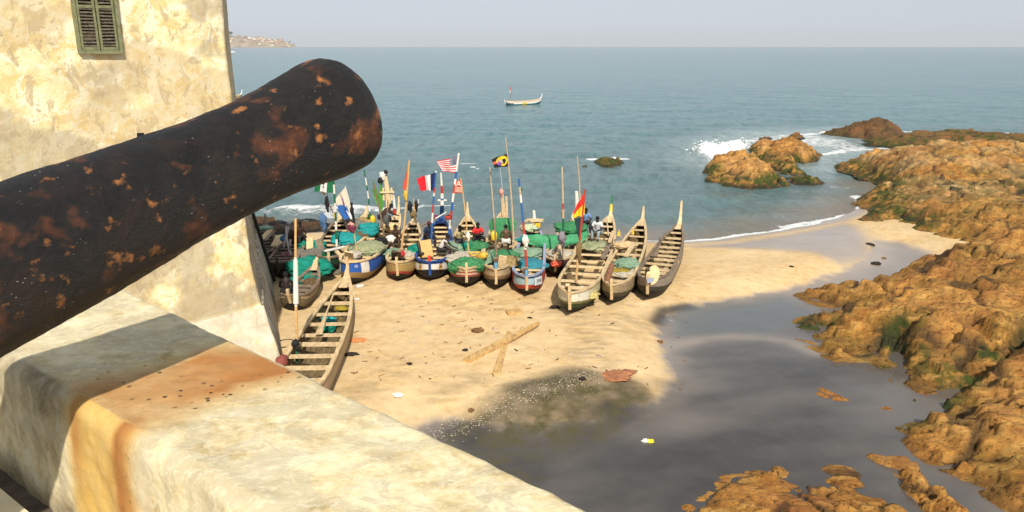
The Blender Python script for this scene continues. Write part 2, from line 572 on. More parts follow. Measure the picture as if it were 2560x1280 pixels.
t = NT('ochre_rock')
pv = t.posv()
st = t.n.new('ShaderNodeMapping')
st.inputs['Rotation'].default_value = (0, 0, R(28))
st.inputs['Scale'].default_value = (.5, 1.6, 1.2)
t.L(pv, st.inputs['Vector'])
n1 = t.noise(pv, .35, 5, .55)
n2 = t.noise(st.outputs[0], 1.6, 10, .65, .6)
n3 = t.noise(pv, 9.0, 8, .68)
c = t.ramp(n2, [(.26, (.15, .055, .013)), (.38, (.40, .165, .034)), (.52, (.62, .295, .064)), (.70, (.76, .44, .130))])
c = t.mix(t.math('MULTIPLY', t.attr('pale'), t.ramp(n3, [(.3, .3), (.6, 1.0)])), c, t.mix(n3, (.56, .34, .14), (.76, .54, .27)))
c = t.mix(t.math('MULTIPLY', t.attr('brown'), .8), c, t.mix(n3, (.09, .050, .022), (.22, .125, .055)))
c = t.mix(t.ramp(n3, [(.32, .95), (.44, 0.0)]), c, (.045, .020, .008))
c = t.mix(t.ramp(n1, [(.48, 0.0), (.62, .55)]), c, t.mix(n3, (.30, .105, .030), (.56, .22, .065)))
pit = t.ramp(t.noise(st.outputs[0], 8.5, 5, .78, .5), [(.57, 0.0), (.65, .8)])
c = t.mix(pit, c, (.085, .033, .010))
pit2 = t.ramp(t.noise(st.outputs[0], 2.6, 7, .75, 1.2), [(.60, 0.0), (.65, .6)])
c = t.mix(pit2, c, (.16, .070, .020))
al = t.math('MULTIPLY', t.attr('algae'), t.ramp(t.noise(pv, 1.4, 8, .62), [(.36, 0.0), (.56, 1.0)]))
c = t.mix(al, c, t.mix(t.noise(pv, 6.0, 5, .6), (.020, .030, .008), (.115, .135, .018)))
c = t.mix(t.attr('wet_crevice_dark'), c, (.020, .018, .015))
r_ = t.math('SUBTRACT', .92, t.math('MULTIPLY', t.attr('wet_crevice_dark'), .5))
hb = t.math('ADD', t.noise(st.outputs[0], 5.0, 12, .75, .4), t.math('MULTIPLY', t.noise(pv, 22.0, 6, .7), .4))
hb = t.math('SUBTRACT', hb, t.math('MULTIPLY', pit, .45))
hb = t.math('ADD', hb, t.math('MULTIPLY', t.voro(st.outputs[0], 2.2), .35))
t.bump(hb, .85, .13)
M_ROCK = t.out(c, r_, spec=.25)

def rock_field(name, poly_px, z0, hfun, seed, ang=R(-25), r=None, amp=.5, k=1.0, edge=.8, algae=.6, pale=0.0, brown=0.0, black=0.25, rise=1.2, green=None, base_dark=0.0, algh=.9, ledge=.75, patch=.9, parent=None, sink=.35, lift=None):
    """one body of rock standing on its outline"""
    P = GP(poly_px, z0)
    rmin = np.hypot(P[:, 0], P[:, 1]).min() - 2
    rmax = np.hypot(P[:, 0], P[:, 1]).max() + 3
    az = np.degrees(np.arctan2(P[:, 0], P[:, 1]))
    rr, da = r or (1.003, .1)
    x, y, _ = polar(max(rmin, 5), rmax, rr, az.min() - 1.5, min(az.max() + 1.5, 52), da)
    d = sdist(x, y, P) + (fbm(x * .6 * k, y * .6 * k, seed + 9, 4) - .5) * edge * 2
    s = strata(x, y, seed, ang, k)
    H = hfun(x, y, d)
    up = 1 - np.exp(-np.maximum(d, 0) / rise)
    bA, gA = blocks(x, y, seed + 40, ang, .42 * k, .95 * k)
    bB, gB = blocks(x, y, seed + 50, ang + .25, 1.5 * k, 2.9 * k)
    detail = (s - .45) * amp * .8 + (fbm(x * 1.6 * k, y * 1.6 * k, seed + 5, 4) - .5) * amp * .25 + bA * amp * .60 + bB * amp * .09 + (ridged(x * 4 * k, y * 5 * k, seed + 7, 4, .6) - .5) * amp * .08
    ca_, sa_ = math.cos(ang), math.sin(ang)
    lean = .10 * (x * -sa_ + y * ca_) + (fbm(x * .5, y * .5, seed + 60, 3) - .5) * .5
    stp = .30 / k
    q = (up * H + detail * .7 + lean) / stp
    fq = q - np.floor(q)
    terr = (np.floor(q) + sstep(.45, .95, fq)) * stp - lean - detail * .7
    H2 = up * H + ledge * (terr - up * H) * np.clip(d / edge, 0, 1)
    ledg = (sstep(.42, .55, fq) * (1 - sstep(.75, .95, fq)))
    z = z0 - .08 + H2 + detail * np.clip(d / edge * .5 + .25, 0.08, 1) 
    z = np.where(d < 0, z + d * .6 - .02, z)
    lo = z - z0
    f1 = fbm(x * .5, y * .5, seed + 11, 4)
    alg = algae * np.clip((1 - sstep(.15, algh, lo + (f1 - .5) * 1.4)) + patch * sstep(.60, .72, fbm(x * .28, y * .28, seed + 12, 4)), 0, 1)
    if green is not None: alg = np.clip(alg * .8 + 1.1 * green(x, y) * sstep(.25, .6, f1 + .1), 0, 1)
    if green is not None: alg = np.clip(alg + .95 * np.exp(-(np.maximum(d, 0) / 1.5) ** 2) * sstep(35, 39, y) * sstep(.3, .55, f1 + .05), 0, 1)
    pal = (pale(x, y) if callable(pale) else pale) * sstep(.35, .8, s * .6 + f1 * .6) * sstep(.2, .7, lo)
    bw = black * (1 - sstep(.02, .30, lo + (f1 - .5) * .3))
    crev = np.maximum((1 - sstep(.10, .24, s)) * .6, np.maximum(np.maximum(gA * .9 * sstep(.25, .5, f1), gB * .30), ledg * .18))  # crevices, joints and ledge faces get their shade painted into the colour
    o = grid_mesh(name, x, y, z, M_ROCK, keep=(d > -sink), attrs=dict(algae=alg, pale=pal, brown=np.clip(brown * (0.4 + f1), 0, 1), wet_crevice_dark=np.clip(np.maximum(np.maximum(bw, base_dark), crev * .85), 0, 1)))
    return o

# right-hand shore: one big folded mass
MAIN = [(2085, 408), (2110, 420), (2140, 432), (2190, 450), (2225, 468), (2165, 478), (2150, 500), (2175, 520), (2165, 535), (2150, 548), (2205, 556),
        (2250, 566), (2290, 592), (2310, 612), (2370, 622), (2385, 640), (2330, 660), (2270, 665), (2210, 700), (2120, 718), (2020, 722), (1965, 730), (2010, 752), (2030, 775), (2015, 790),
        (1985, 800), (1910, 832), (1985, 855), (2020, 880), (2080, 902), (2160, 908), (2190, 935), (2215, 962), (2250, 985), (2290, 1010), (2330, 1030), (2290, 1045), (2215, 1058), (2225, 1090), (2260, 1130),
        (2290, 1160), (2330, 1185), (2400, 1210), (2470, 1245), (2540, 1290), (2700, 1400), (3600, 1400), (3600, 372), (2560, 372), (2480, 385), (2300, 392), (2200, 396)]
FISS = [([(2330, 652), (2420, 688), (2490, 702), (2580, 722)], .34, .9), ([(2248, 835), (2262, 890), (2240, 935), (2212, 962)], .26, .9), ([(2350, 862), (2420, 850), (2480, 880), (2580, 872)], .24, .6),
        ([(2270, 1000), (2340, 962), (2440, 912), (2560, 885)], .42, .75), ([(2000, 792), (2080, 780), (2140, 764)], .34, .6), ([(2060, 690), (2150, 700), (2230, 735), (2300, 735)], .20, .5), ([(2180, 560), (2260, 520), (2380, 505), (2580, 500)], .5, .5)]
def green_main(x, y):
    g = 0
    for i in (1, 3, 4):
        g = np.maximum(g, np.exp(-(ldist(x, y, GP(FISS[i][0], .8)) / .75) ** 2))
    return np.maximum(g, .55 * sstep(36, 44, y) * (1 - sstep(53, 57, y)))
def h_main(x, y, d):
    h = .42 + .055 * np.clip(x - 9, 0, 14) + .45 * sstep(.6, 4, d)
    far = np.exp(-((y - 59 - (x - 28) * .05) / 4.0) ** 2) * sstep(18.5, 24, x) * 1.25
    low = np.exp(-((y - 49) / 5.0) ** 2) * .55
    mid = np.exp(-((y - 33.5 + (x - 16) * .30) / 3.0) ** 2) * sstep(10.5, 16, x) * .95
    near = np.exp(-((y - 25 + (x - 12) * .45) / 2.4) ** 2) * sstep(8, 12, x) * .55
    near3 = np.exp(-((y - 15.5 + (x - 9.5) * .15) / 1.6) ** 2) * sstep(8, 10, x) * .45
    near2 = np.exp(-((y - 18.5 + (x - 11) * .3) / 1.8) ** 2) * sstep(9.5, 12, x) * .5
    h = np.maximum(h + far + mid + near + near2 + near3 - low, .3)
    for pts, w_, dp_ in FISS:
        h = h - dp_ * np.exp(-(ldist(x, y, GP(pts, .9)) + (fbm(x * 1.2, y * 1.2, 119, 3) - .5) * w_) ** 2 / w_ ** 2)
    return np.maximum(h, .02)
rk = rock_field('rocky_shore', MAIN, .32, h_main, 101, ang=R(-32), r=(1.0031, .085), amp=.66, edge=.40, algae=.55, green=green_main, pale=lambda x, y: .15 + .85 * sstep(42, 50, y), black=.35, rise=1.5)
setp(rk, 'wide mass of folded ochre rock along the right side of the beach', kind='structure')

def rock_thing(name, label, *a, group=None, **k):
    o = rock_field(name, *a, **k)
    return setp(o, label, 'rock', group)

flat = lambda h: (lambda x, y, d: h + 0 * x)
# low rocks at the bottom edge and in the stream bed
LOWB = [(1780, 1230), (1810, 1195), (1850, 1180), (1900, 1165), (1945, 1150), (1975, 1165), (1985, 1205), (2030, 1215), (2050, 1175), (2075, 1160), (2130, 1165), (2170, 1190), (2175, 1225), (2240, 1260), (2330, 1300), (2330, 1420), (1640, 1420), (1700, 1280)]
rock_thing('rock', 'pale crusted ochre rock at the bottom edge of the stream bed', LOWB, .36, flat(.30), 211, amp=.36, k=1.7, edge=.32, algae=.15, pale=1.0, r=(1.003, .09), black=.2, rise=.5)
MIDB = [(2130, 1118), (2160, 1120), (2215, 1140), (2290, 1150), (2330, 1172), (2330, 1215), (2400, 1250), (2450, 1300), (2440, 1400), (2330, 1400), (2300, 1290), (2260, 1235), (2230, 1190), (2180, 1150)]
rock_thing('rock', 'long brown rock ridge in the bottom right corner', MIDB, .36, flat(.5), 223, amp=.45, k=1.6, edge=.16, algae=.1, pale=.25, r=(1.003, .09), black=.2, rise=.4)
rock_thing('rock', 'flat ochre rock in the middle of the dark stream bed', [(2026, 962), (2060, 955), (2085, 972), (2130, 982), (2125, 1000), (2090, 1003), (2050, 998), (2030, 985)], .33, flat(.12), 227, amp=.16, k=3, edge=.14, algae=0, pale=.5, r=(1.002, .05), black=.2, rise=.2)
rock_thing('rock', 'small ochre rock sliver behind the flat rock in the stream bed', [(2085, 950), (2110, 946), (2122, 956), (2100, 962)], .33, flat(.08), 229, amp=.10, k=3, edge=.08, algae=0, pale=.4, r=(1.002, .05), black=.2, rise=.15)
rock_thing('rock', 'thin rust-brown rock barely above the dark silt', [(1962, 1096), (1990, 1096), (2012, 1108), (2000, 1114), (1970, 1106)], .33, flat(.07), 231, amp=.08, k=3, edge=.07, algae=0, pale=.2, r=(1.002, .05), black=.2, rise=.15)
rock_thing('rock', 'low ochre rock tongue lying before the rocky shore', [(2180, 1013), (2215, 1008), (2240, 1022), (2225, 1032), (2195, 1026)], .33, flat(.09), 233, amp=.10, k=3, edge=.08, algae=0, pale=.4, r=(1.002, .05), black=.2, rise=.15)
# rocks in the sea
ISL_B = [(1866, 372), (1900, 362), (1960, 362), (2020, 366), (2050, 380), (2046, 396), (2010, 404), (1992, 400), (2010, 424), (2040, 440), (2065, 452), (2050, 464), (1990, 458), (1960, 440), (1925, 412), (1885, 392)]
rock_thing('sea_rock', 'flat-topped ochre rock islet with green weed at its foot', [(x, y + 8) for x, y in ISL_B], 0, lambda x, y, d: 1.35 + 0 * x - .7 * sstep(72, 62, y), 307, amp=.8, k=.9, edge=.5, algh=1.15, patch=.25, base_dark=.0, algae=1.3, pale=.35, r=(1.002, .06), black=.8, rise=.9)
ISL_A = [(1752, 425), (1762, 412), (1800, 402), (1850, 398), (1900, 404), (1930, 420), (1958, 442), (1975, 462), (1930, 468), (1860, 466), (1800, 462), (1765, 450)]
rock_thing('sea_rock', 'rounded ochre rock islet nearest the beached canoes', [(x, y + 4) for x, y in ISL_A], 0, lambda x, y, d: 1.25 + .35 * sstep(62, 70, y) + 0 * x, 311, amp=.85, k=.9, edge=.5, algh=1.15, patch=.25, algae=1.3, ang=R(10), pale=.45, r=(1.002, .06), black=.8, rise=1.2)
rock_thing('sea_rock', 'small weedy green rock awash behind the flag poles', [(1484, 402), (1500, 396), (1530, 397), (1558, 404), (1560, 412), (1530, 418), (1494, 416)], 0, flat(.62), 313, amp=.5, k=1.2, edge=.4, algae=1.6, brown=.9, r=(1.002, .06), black=.7, rise=.6)
rock_thing('sea_rock', 'low weedy rock beside the small green rock', [(1452, 413), (1470, 410), (1480, 414), (1470, 418), (1455, 418)], 0, flat(.22), 315, amp=.16, k=2, edge=.15, algae=1.6, brown=.8, r=(1.002, .06), black=.4, rise=.3)
rock_thing('sea_rock', 'small black rock awash left of two in the white water', [(1888, 349), (1905, 344), (1930, 346), (1926, 350), (1900, 352)], 0, flat(.45), 317, amp=.25, k=1.2, edge=.2, algae=.2, brown=1.2, r=(1.002, .06), black=1.6, rise=.4)
rock_thing('sea_rock', 'larger black rock awash right of two in the white water', [(1962, 345), (1980, 340), (2005, 341), (2018, 347), (2000, 351), (1975, 350)], 0, flat(.6), 319, amp=.3, k=1.2, edge=.25, algae=.2, brown=1.2, r=(1.002, .06), black=1.6, rise=.4)
KNOLL = [(2040, 336), (2075, 333), (2110, 331), (2150, 333), (2250, 333), (2268, 340), (2240, 346), (2180, 350), (2130, 346), (2080, 340)]
rock_thing('sea_rock', 'dark brown weedy knoll of rock farthest out', KNOLL, 0, lambda x, y, d: .5 + 1.7 * np.exp(-((x - PY(2192, 330, 93)[0]) / 2.9) ** 2), 331, amp=.7, k=1.1, edge=.5, algae=.6, base_dark=.45, brown=1.6, r=(1.002, .06), black=.7, rise=.7)
SHELF = [(2130, 352), (2200, 346), (2260, 338), (2330, 333), (2420, 334), (2560, 343), (2800, 350), (2900, 372), (2560, 384), (2440, 384), (2330, 376), (2260, 378), (2200, 368), (2150, 360)]
rock_thing('sea_rock', 'long low shelf of weedy brown rock behind the rocky shore', SHELF, 0, flat(.9), 337, amp=.6, k=.8, edge=.6, algae=1.2, algh=1.3, base_dark=.18, brown=1.1, pale=.2, r=(1.002, .08), black=.8, rise=2.0)
rock_thing('sea_rock', 'small dark rock showing in the foam between the islets and the shelf', [(2108, 368), (2125, 366), (2130, 370), (2112, 372)], 0, flat(.3), 341, amp=.2, k=1.5, edge=.15, algae=.5, brown=1.2, r=(1.002, .06), black=1, rise=.3)
# dark slabs behind the left canoes
SLABS = [
 ([(560, 545), (640, 540), (690, 541), (720, 550), (690, 560), (600, 566), (540, 570)], 'dark flat slab of rock at the castle foot, first from the left', .55),
 ([(650, 566), (720, 556), (800, 552), (850, 560), (860, 572), (800, 582), (720, 590), (660, 590)], 'dark flat slab of rock behind the two weathered canoes', .55),
 ([(735, 546), (770, 543), (800, 548), (790, 553), (750, 553)], 'small dark slab of rock at the edge of the surf', .35),
 ([(700, 590), (780, 586), (830, 592), (800, 606), (730, 610)], 'dark rock slab beside the net-laden canoes', .35),
 ([(850, 548), (890, 546), (925, 556), (900, 568), (860, 562)], 'dark rock slab under the blue and white flag', .4),
]
for i, (pl, lb, hh) in enumerate(SLABS):
    rock_thing('rock_slab', lb, pl, .12, flat(hh * .45), 401 + 7 * i, amp=.34, k=1.3, edge=.3, algae=.15, brown=1.6, r=(1.002, .07), black=1.0, rise=.35, base_dark=.62)

# --- the sea
X, Y, RR = polar(34.0, 9000.0, 1.0085, -62, 62, 0.16)
ds = sdist(X, Y, land_poly)
sea_d = -ds
spacing = RR * 0.0085
Z = np.zeros_like(X)
rng = np.random.RandomState(5)
for lam, amp in ((11, .05), (7, .055), (4.8, .055), (3.4, .05), (2.4, .036), (1.7, .024), (1.2, .015)):
    for k in range(3):
        a = R(-80) + rng.uniform(-1.1, 1.1)
        ph = rng.uniform(0, 6.28)
        fade = 1 - sstep(.12, .38, spacing / lam)
        wv = (X * math.cos(a) + Y * math.sin(a)) * 2 * math.pi / lam + ph + 2.5 * fbm(X * .7 / lam, Y * .7 / lam, 60 + k, 2)
        s = np.sin(wv)
        Z += fade * amp * .42 * (s + .35 * np.cos(2 * wv)) * (.4 + 1.2 * fbm(X * .4 / lam + 3 * k, Y * .4 / lam, 80 + k, 2))
calm = sstep(-.5, 9, sea_d)
Z *= (.12 + .88 * calm)
foam = np.zeros_like(X)
def foam_poly(pts, soft, strength, thr=.5):
    global foam
    d = sdist(X, Y, GP(pts, 0)) 
    foam = np.maximum(foam, strength * sstep(-soft, soft, d))
def foam_line(pts, w, strength):
    global foam
    d = ldist(X, Y, GP(pts, 0)) + (fbm(X * .8, Y * .8, 77, 3) - .5) * w * 1.2
    foam = np.maximum(foam, strength * (1 - sstep(w * .3, w, d)))
foam_poly([(640, 545), (660, 530), (720, 522), (800, 516), (880, 515), (940, 520), (1000, 535), (990, 545), (930, 542), (900, 552), (820, 552), (760, 544), (700, 545)], 1.3, .58)
foam_line([(560, 540), (640, 532), (740, 528), (860, 522), (960, 530)], 1.3, .72)
foam_line([(990, 528), (1060, 516), (1130, 516)], .5, .7)
foam_line([(1390, 604), (1470, 602), (1590, 604), (1712, 604), (1790, 600), (1850, 590), (1950, 577), (2040, 561), (2100, 545), (2118, 538)], .5, .95)
foam_line([(1960, 566), (2040, 553), (2080, 546)], .5, .75)
foam_line([(2150, 522), (2160, 505), (2140, 490)], .9, .8)
# the wave breaking on the islets and the milky water behind
foam_poly([(1725, 384), (1760, 372), (1800, 366), (1850, 364), (1880, 372), (1870, 384), (1850, 398), (1800, 404), (1770, 410), (1750, 396)], 1.6, .80)
foam_poly([(1790, 352), (1860, 342), (1960, 333), (2050, 338), (2110, 346), (2150, 356), (2190, 366), (2260, 376), (2200, 385), (2100, 384), (2060, 374), (1980, 360), (1880, 362)], 3.0, .62)
foam_line([(2010, 336), (2060, 331), (2110, 329)], 1.5, .8)
foam_line([(2255, 330), (2300, 331)], 1.2, .8)
foam_line([(2430, 331), (2500, 333), (2580, 338)], 1.5, .95)
foam_line([(2060, 385), (2120, 378), (2200, 372), (2280, 374)], 1.6, .75)
foam_line([(1476, 398), (1500, 393), (1530, 394), (1556, 398)], .9, .95)
foam_line([(1422, 414), (1440, 417)], .3, .7)
foam_line([(1166, 406), (1182, 411)], .7, 1.0)
foam_line([(1180, 418), (1195, 421)], .35, .8)
foam_line([(1790, 470), (1810, 478), (1850, 482)], .5, .5)
foam_line([(2080, 468), (2120, 470)], .6, .6)
foam_line([(1975, 475), (2050, 480)], .4, .5)
foam_poly([(565, 129), (580, 127), (592, 130), (578, 132)], 5, .9)
# raise the breaking water
brk = foam * (np.exp(-ldist(X, Y, GP([(1735, 388), (1790, 376), (1860, 370)], 0)) / 1.6))
Z += brk * (.25 + 1.5 * fbm(X * .9, Y * .9, 91, 4)) * 1.1
srf = np.exp(-ldist(X, Y, GP([(650, 540), (740, 528), (860, 522), (960, 530)], 0)) / 1.2)
Z += srf * (.1 + .45 * fbm(X * .7, Y * .7, 93, 4)) * (foam > .2)
shal = 1 - sstep(.2, 6.0, sea_d + (fbm(X * .3, Y * .3, 95, 3) - .5) * 3)
mud = (1 - sstep(4, 60, sea_d))
milky = np.clip(sstep(-5, 5, sdist(X, Y, GP([(1700, 400), (1720, 350), (1850, 325), (2100, 320), (2200, 380), (2060, 440), (2020, 420), (1880, 350), (1760, 415)], 0))), 0, 1)

t = NT('sea_water')
pv = t.posv()
w1 = t.n.new('ShaderNodeMapping'); w1.inputs['Scale'].default_value = (1.0, .34, 1); w1.inputs['Rotation'].default_value = (0, 0, R(8))
t.L(pv, w1.inputs['Vector'])
nb1 = t.noise(w1.outputs[0], 1.25, 9, .72, .6)
nb2 = t.noise(w1.outputs[0], 4.0, 6, .62, .3)
big = t.noise(pv, .02, 5, .5)
c = t.mix(t.ramp(big, [(.35, 0.0), (.7, 1.0)]), (.082, .205, .232), (.104, .232, .244))
c = t.mix(t.ramp(nb1, [(.36, .8), (.50, 0.0)]), c, (.014, .070, .092))  # ripple shading put into the colour: hollows dark, crests paler
c = t.mix(t.ramp(nb1, [(.54, 0.0), (.68, .65)]), c, (.19, .30, .315))
c = t.mix(t.math('MULTIPLY', t.attr('mud'), .5), c, (.130, .165, .158))
c = t.mix(t.math('MULTIPLY', t.attr('milky'), t.ramp(nb1, [(.35, .35), (.6, .85)])), c, (.42, .50, .50))
c = t.mix(t.math('MULTIPLY', t.attr('shallow'), .85), c, (.25, .20, .15))
fn = t.math('ADD', t.noise(pv, 1.1, 9, .7, 1.2), t.math('MULTIPLY', t.noise(pv, 5, 6, .7), .25))
fa = t.step(t.math('ADD', t.math('MULTIPLY', t.attr('foam'), .85), t.math('SUBTRACT', fn, .62)), .38, .62)
c = t.mix(fa, c, (.80, .82, .82))
rgh = t.math('ADD', .16, t.math('MULTIPLY', fa, .6))
hb = t.math('ADD', t.math('MULTIPLY', nb1, 1.0), t.math('MULTIPLY', nb2, .35))
hb = t.math('ADD', hb, t.math('MULTIPLY', fa, .3))
t.bump(hb, .85, .34)
t.b.inputs['IOR'].default_value = 1.33
M_SEA = t.out(c, rgh, spec=.5)
sea = grid_mesh('sea', X, Y, Z, M_SEA, keep=(sea_d > -4), attrs=dict(foam=np.clip(foam, 0, 1), shallow=shal, mud=mud, milky=milky))
setp(sea, 'grey-green sea with small ripples and white surf', kind='structure')

# --- spray thrown up where the wave breaks: loose clots of white water
sp_mb = MB()
rs = random.Random(3)
for k in range(520):
    u = rs.random()
    p = np.array(G(1732 + 140 * u, 386 - 14 * u, 0)) if k < 560 else np.array(G(1480 + 80 * u, 398, 0))
    big_ = 1.0 if k < 560 else .45
    h = abs(rs.gauss(0, .38)) * big_
    r_ = rs.uniform(.02, .07) * big_
    sp_mb.blob((p[0] + rs.gauss(0, .25), p[1] + rs.gauss(0, .5), .15 + h), (r_ * 1.6, r_, r_), seed=k, amp=.5, nu=6, nv=4)
M_SPRAY = mat_simple('white_spray', (.85, .87, .88), .9, .05, 3, 0)
spr = sp_mb.build('spray', M_SPRAY)
setp(spr, 'white spray thrown up where the swell breaks on the islets', kind='stuff')
# ================================================================== the fort: parapet, terrace, cannon, castle wall
def cam_pt(px, py, depth):
    a, u = (px - 1280) / FPX * depth, (640 - py) / FPX * depth
    return np.array((a, cp * depth + u * sp, CAM_Z - sp * depth + u * cp))

TOPZ = 8.95
FLOORZ = 8.45
O0, OD = np.array((.205, 1.663)), np.array((-.736, .677))
I0, ID = np.array((-.611, 1.663)), np.array((-.775, .632))
svals = np.arange(-2.2, 4.2, .014)
# profile across: inner foot -> inner edge -> top -> outer edge -> outer foot, as (weight towards outer, extra offset, z)
prof = []
for zz in np.linspace(FLOORZ - .3, TOPZ - .05, 46): prof.append((0.0, 0.0, zz))
for a in np.linspace(0, 90, 6)[1:-1]: prof.append((0.0, .05 * (1 - math.cos(R(a))), TOPZ - .05 + .05 * math.sin(R(a))))
for w in np.linspace(.085, .955, 52): prof.append((w, 0.0, TOPZ))
for a in np.linspace(0, 90, 5)[1:]: prof.append((1.0, -.03 * (1 - math.sin(R(a))), TOPZ - .03 + .03 * math.cos(R(a))))
for zz in (8.8, 8.5, 8.0, 7.0, 5.0, 3.0, 0.2): prof.append((1.0, (TOPZ - zz) * .05, zz))
nrm_in = np.array((-.632, -.775)); nrm_out = np.array((.677, .736))
Sg, Pg = np.meshgrid(svals, np.arange(len(prof)), indexing='ij')
W = np.array([p[0] for p in prof])[Pg]; E = np.array([p[1] for p in prof])[Pg]; Zp = np.array([p[2] for p in prof])[Pg].astype(float)
ix, iy = I0[0] + ID[0] * Sg, I0[1] + ID[1] * Sg
ox, oy = O0[0] + OD[0] * Sg, O0[1] + OD[1] * Sg
X = ix * (1 - W) + ox * W; Y = iy * (1 - W) + oy * W
X = np.where(W == 0, X - nrm_in[0] * E, X); Y = np.where(W == 0, Y - nrm_in[1] * E, Y)
X = np.where(W == 1, X + nrm_out[0] * E, X); Y = np.where(W == 1, Y + nrm_out[1] * E, Y)
isin, isout = (W == 0), (W == 1)
d1 = (fbm(Sg * 3.1, Zp * 3.1 + W * 2, 501, 4) - .5) * .018 + (fbm(Sg * 14, Zp * 14 + W * 9, 502, 3) - .5) * .014
X = X + np.where(isin, nrm_in[0] * d1, np.where(isout, nrm_out[0] * d1, 0)); Y = Y + np.where(isin, nrm_in[1] * d1, np.where(isout, nrm_out[1] * d1, 0))
Zp = Zp + np.where(~isin & ~isout, (fbm(X * 3, Y * 3, 503, 4) - .5) * .012 + (fbm(X * 16, Y * 16, 504, 3) - .5) * .008, 0)
# rust washed down from the gun: a band across the top and runs down the inner face
band = GP([(186, 985), (255, 1022), (330, 1066), (425, 1032), (560, 985), (745, 928), (690, 893), (612, 868), (500, 893), (380, 925), (270, 950)], TOPZ)
dB = sdist(X, Y, band)
nzz = fbm(X * 5, Y * 5, 511, 5)
rim = np.exp(-(dB - .05) ** 2 / .0035)
rust_top = sstep(-.15, .07, dB + (nzz - .5) * .24) * (.74 + .6 * rim * sstep(.3, .55, fbm(X * 3, Y * 3, 513, 3)) + .9 * (nzz - .5))
s_of = lambda px, py: float(np.dot(GP([(px, py)], TOPZ)[0] - I0, ID) / np.dot(ID, ID))
sa, sb = s_of(186, 985), s_of(332, 1068)          # sa > sb
run = (Sg - sb) / (sa - sb)
rn = fbm(Sg * 14, Zp * 2.2, 515, 4)
yel = sstep(-.25, .06, run + (rn - .5) * .2) * (1 - sstep(.90, 1.16, run + (rn - .5) * .2))
orange = np.exp(-((run - .07 - (rn - .5) * .16) / .15) ** 2) + 1.0 * np.exp(-((run - .90 - (rn - .5) * .1) / .09) ** 2) * sstep(FLOORZ + .1, TOPZ - .1, Zp)
rust_in_y = yel * np.where(isin, 1, 0)
fs_ = fbm(Sg * 38, Zp * 2.5, 516, 3)
rust_in = np.where(isin, orange * (.45 + 1.1 * rn) * (.55 + .9 * fs_), 0)
rust = np.where(isin, rust_in * .85, np.where(isout, 0, rust_top))
yell = np.where(isin, rust_in_y, np.where(isout, 0, .55 * sstep(-.16, .0, dB)))
# grey weathering left of the gun; darker towards the foot of the wall
sL = s_of(170, 975)
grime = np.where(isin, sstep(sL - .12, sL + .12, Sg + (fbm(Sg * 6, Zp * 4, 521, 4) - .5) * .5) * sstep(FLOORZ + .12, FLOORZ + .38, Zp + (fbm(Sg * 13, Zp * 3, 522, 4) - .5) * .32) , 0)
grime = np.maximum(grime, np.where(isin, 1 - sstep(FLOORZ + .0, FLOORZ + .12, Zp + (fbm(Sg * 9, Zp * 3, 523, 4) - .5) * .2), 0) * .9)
topg = np.where(isin | isout, 0, sstep(sL - .15, sL + .15, Sg - W * .35 + (fbm(X * 4, Y * 4, 524, 4) - .5) * .5))
grime = np.maximum(grime, topg * (.18 * fbm(X * 5, Y * 5, 525, 4)))

t = NT('weathered_parapet_plaster')
pv = t.posv()
n1 = t.noise(pv, 2.2, 8, .62)
n2 = t.noise(pv, 7.0, 10, .68, .4)
n3 = t.noise(pv, 45.0, 8, .7)
c = t.ramp(n2, [(.30, (.44, .34, .17)), (.42, (.62, .50, .28)), (.50, (.74, .63, .39)), (.60, (.80, .71, .48)), (.78, (.83, .76, .57))])
peel = t.ramp(t.noise(pv, 4.2, 11, .70, .9), [(.50, 0.0), (.53, .6)])
flk = t.ramp(t.noise(t.co('Object', (1, 1.6, 1), (4, 4, 1), (0, 0, R(40))), 24.0, 10, .74, .6), [(.53, 0.0), (.57, .42)])
flk2 = t.ramp(t.noise(t.co('Object', (1, 1, .5), (9, 2, 1)), 8.0, 10, .72, .6), [(.57, 0.0), (.60, .55)])
c = t.mix(peel, c, t.mix(n3, (.46, .40, .27), (.62, .55, .40)))
c = t.mix(flk, c, (.85, .78, .58))
c = t.mix(flk2, c, t.mix(n3, (.50, .42, .27), (.64, .55, .37)))
c = t.mix(t.ramp(t.noise(pv, 16.0, 6, .6), [(.62, 0.0), (.72, .5)]), c, (.42, .35, .23))
gcol = t.mix(t.ramp(n2, [(.35, 0.0), (.65, 1.0)]), (.26, .21, .13), (.66, .57, .38))
c = t.mix(t.attr('grime'), c, gcol)
c = t.mix(t.math('MULTIPLY', t.attr('yellow'), t.ramp(n1, [(.3, .75), (.7, 1.0)])), c, t.mix(n2, (.62, .33, .035), (.80, .58, .20)))
ru = t.math('MULTIPLY', t.attr('rust'), t.ramp(n2, [(.25, .8), (.55, 1.0)]), True)
c = t.mix(ru, c, t.mix(n2, (.26, .085, .024), (.58, .27, .080)))
spots = t.ramp(t.voro(t.co('Object', (1, 1, 1)), 26.0), [(.17, 1.0), (.22, 0.0)])
spn = t.ramp(t.noise(pv, 2.0, 3, .5), [(.5, 0.0), (.6, 1.0)])
spm = t.math('MULTIPLY', t.math('MULTIPLY', spots, spn), t.step(t.attr('yellow'), .2, .5))
c = t.mix(spm, c, (.03, .022, .016))
hb = t.math('ADD', n2, t.math('MULTIPLY', n3, .5))
hb = t.math('SUBTRACT', hb, t.math('MULTIPLY', peel, .25))
t.bump(hb, .42, .016)
M_PAR = t.out(c, .93, spec=.2)
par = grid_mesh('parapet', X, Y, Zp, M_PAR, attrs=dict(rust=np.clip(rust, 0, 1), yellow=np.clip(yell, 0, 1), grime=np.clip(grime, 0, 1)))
setp(par, 'rust-stained cream parapet wall running under the cannon', 'wall')

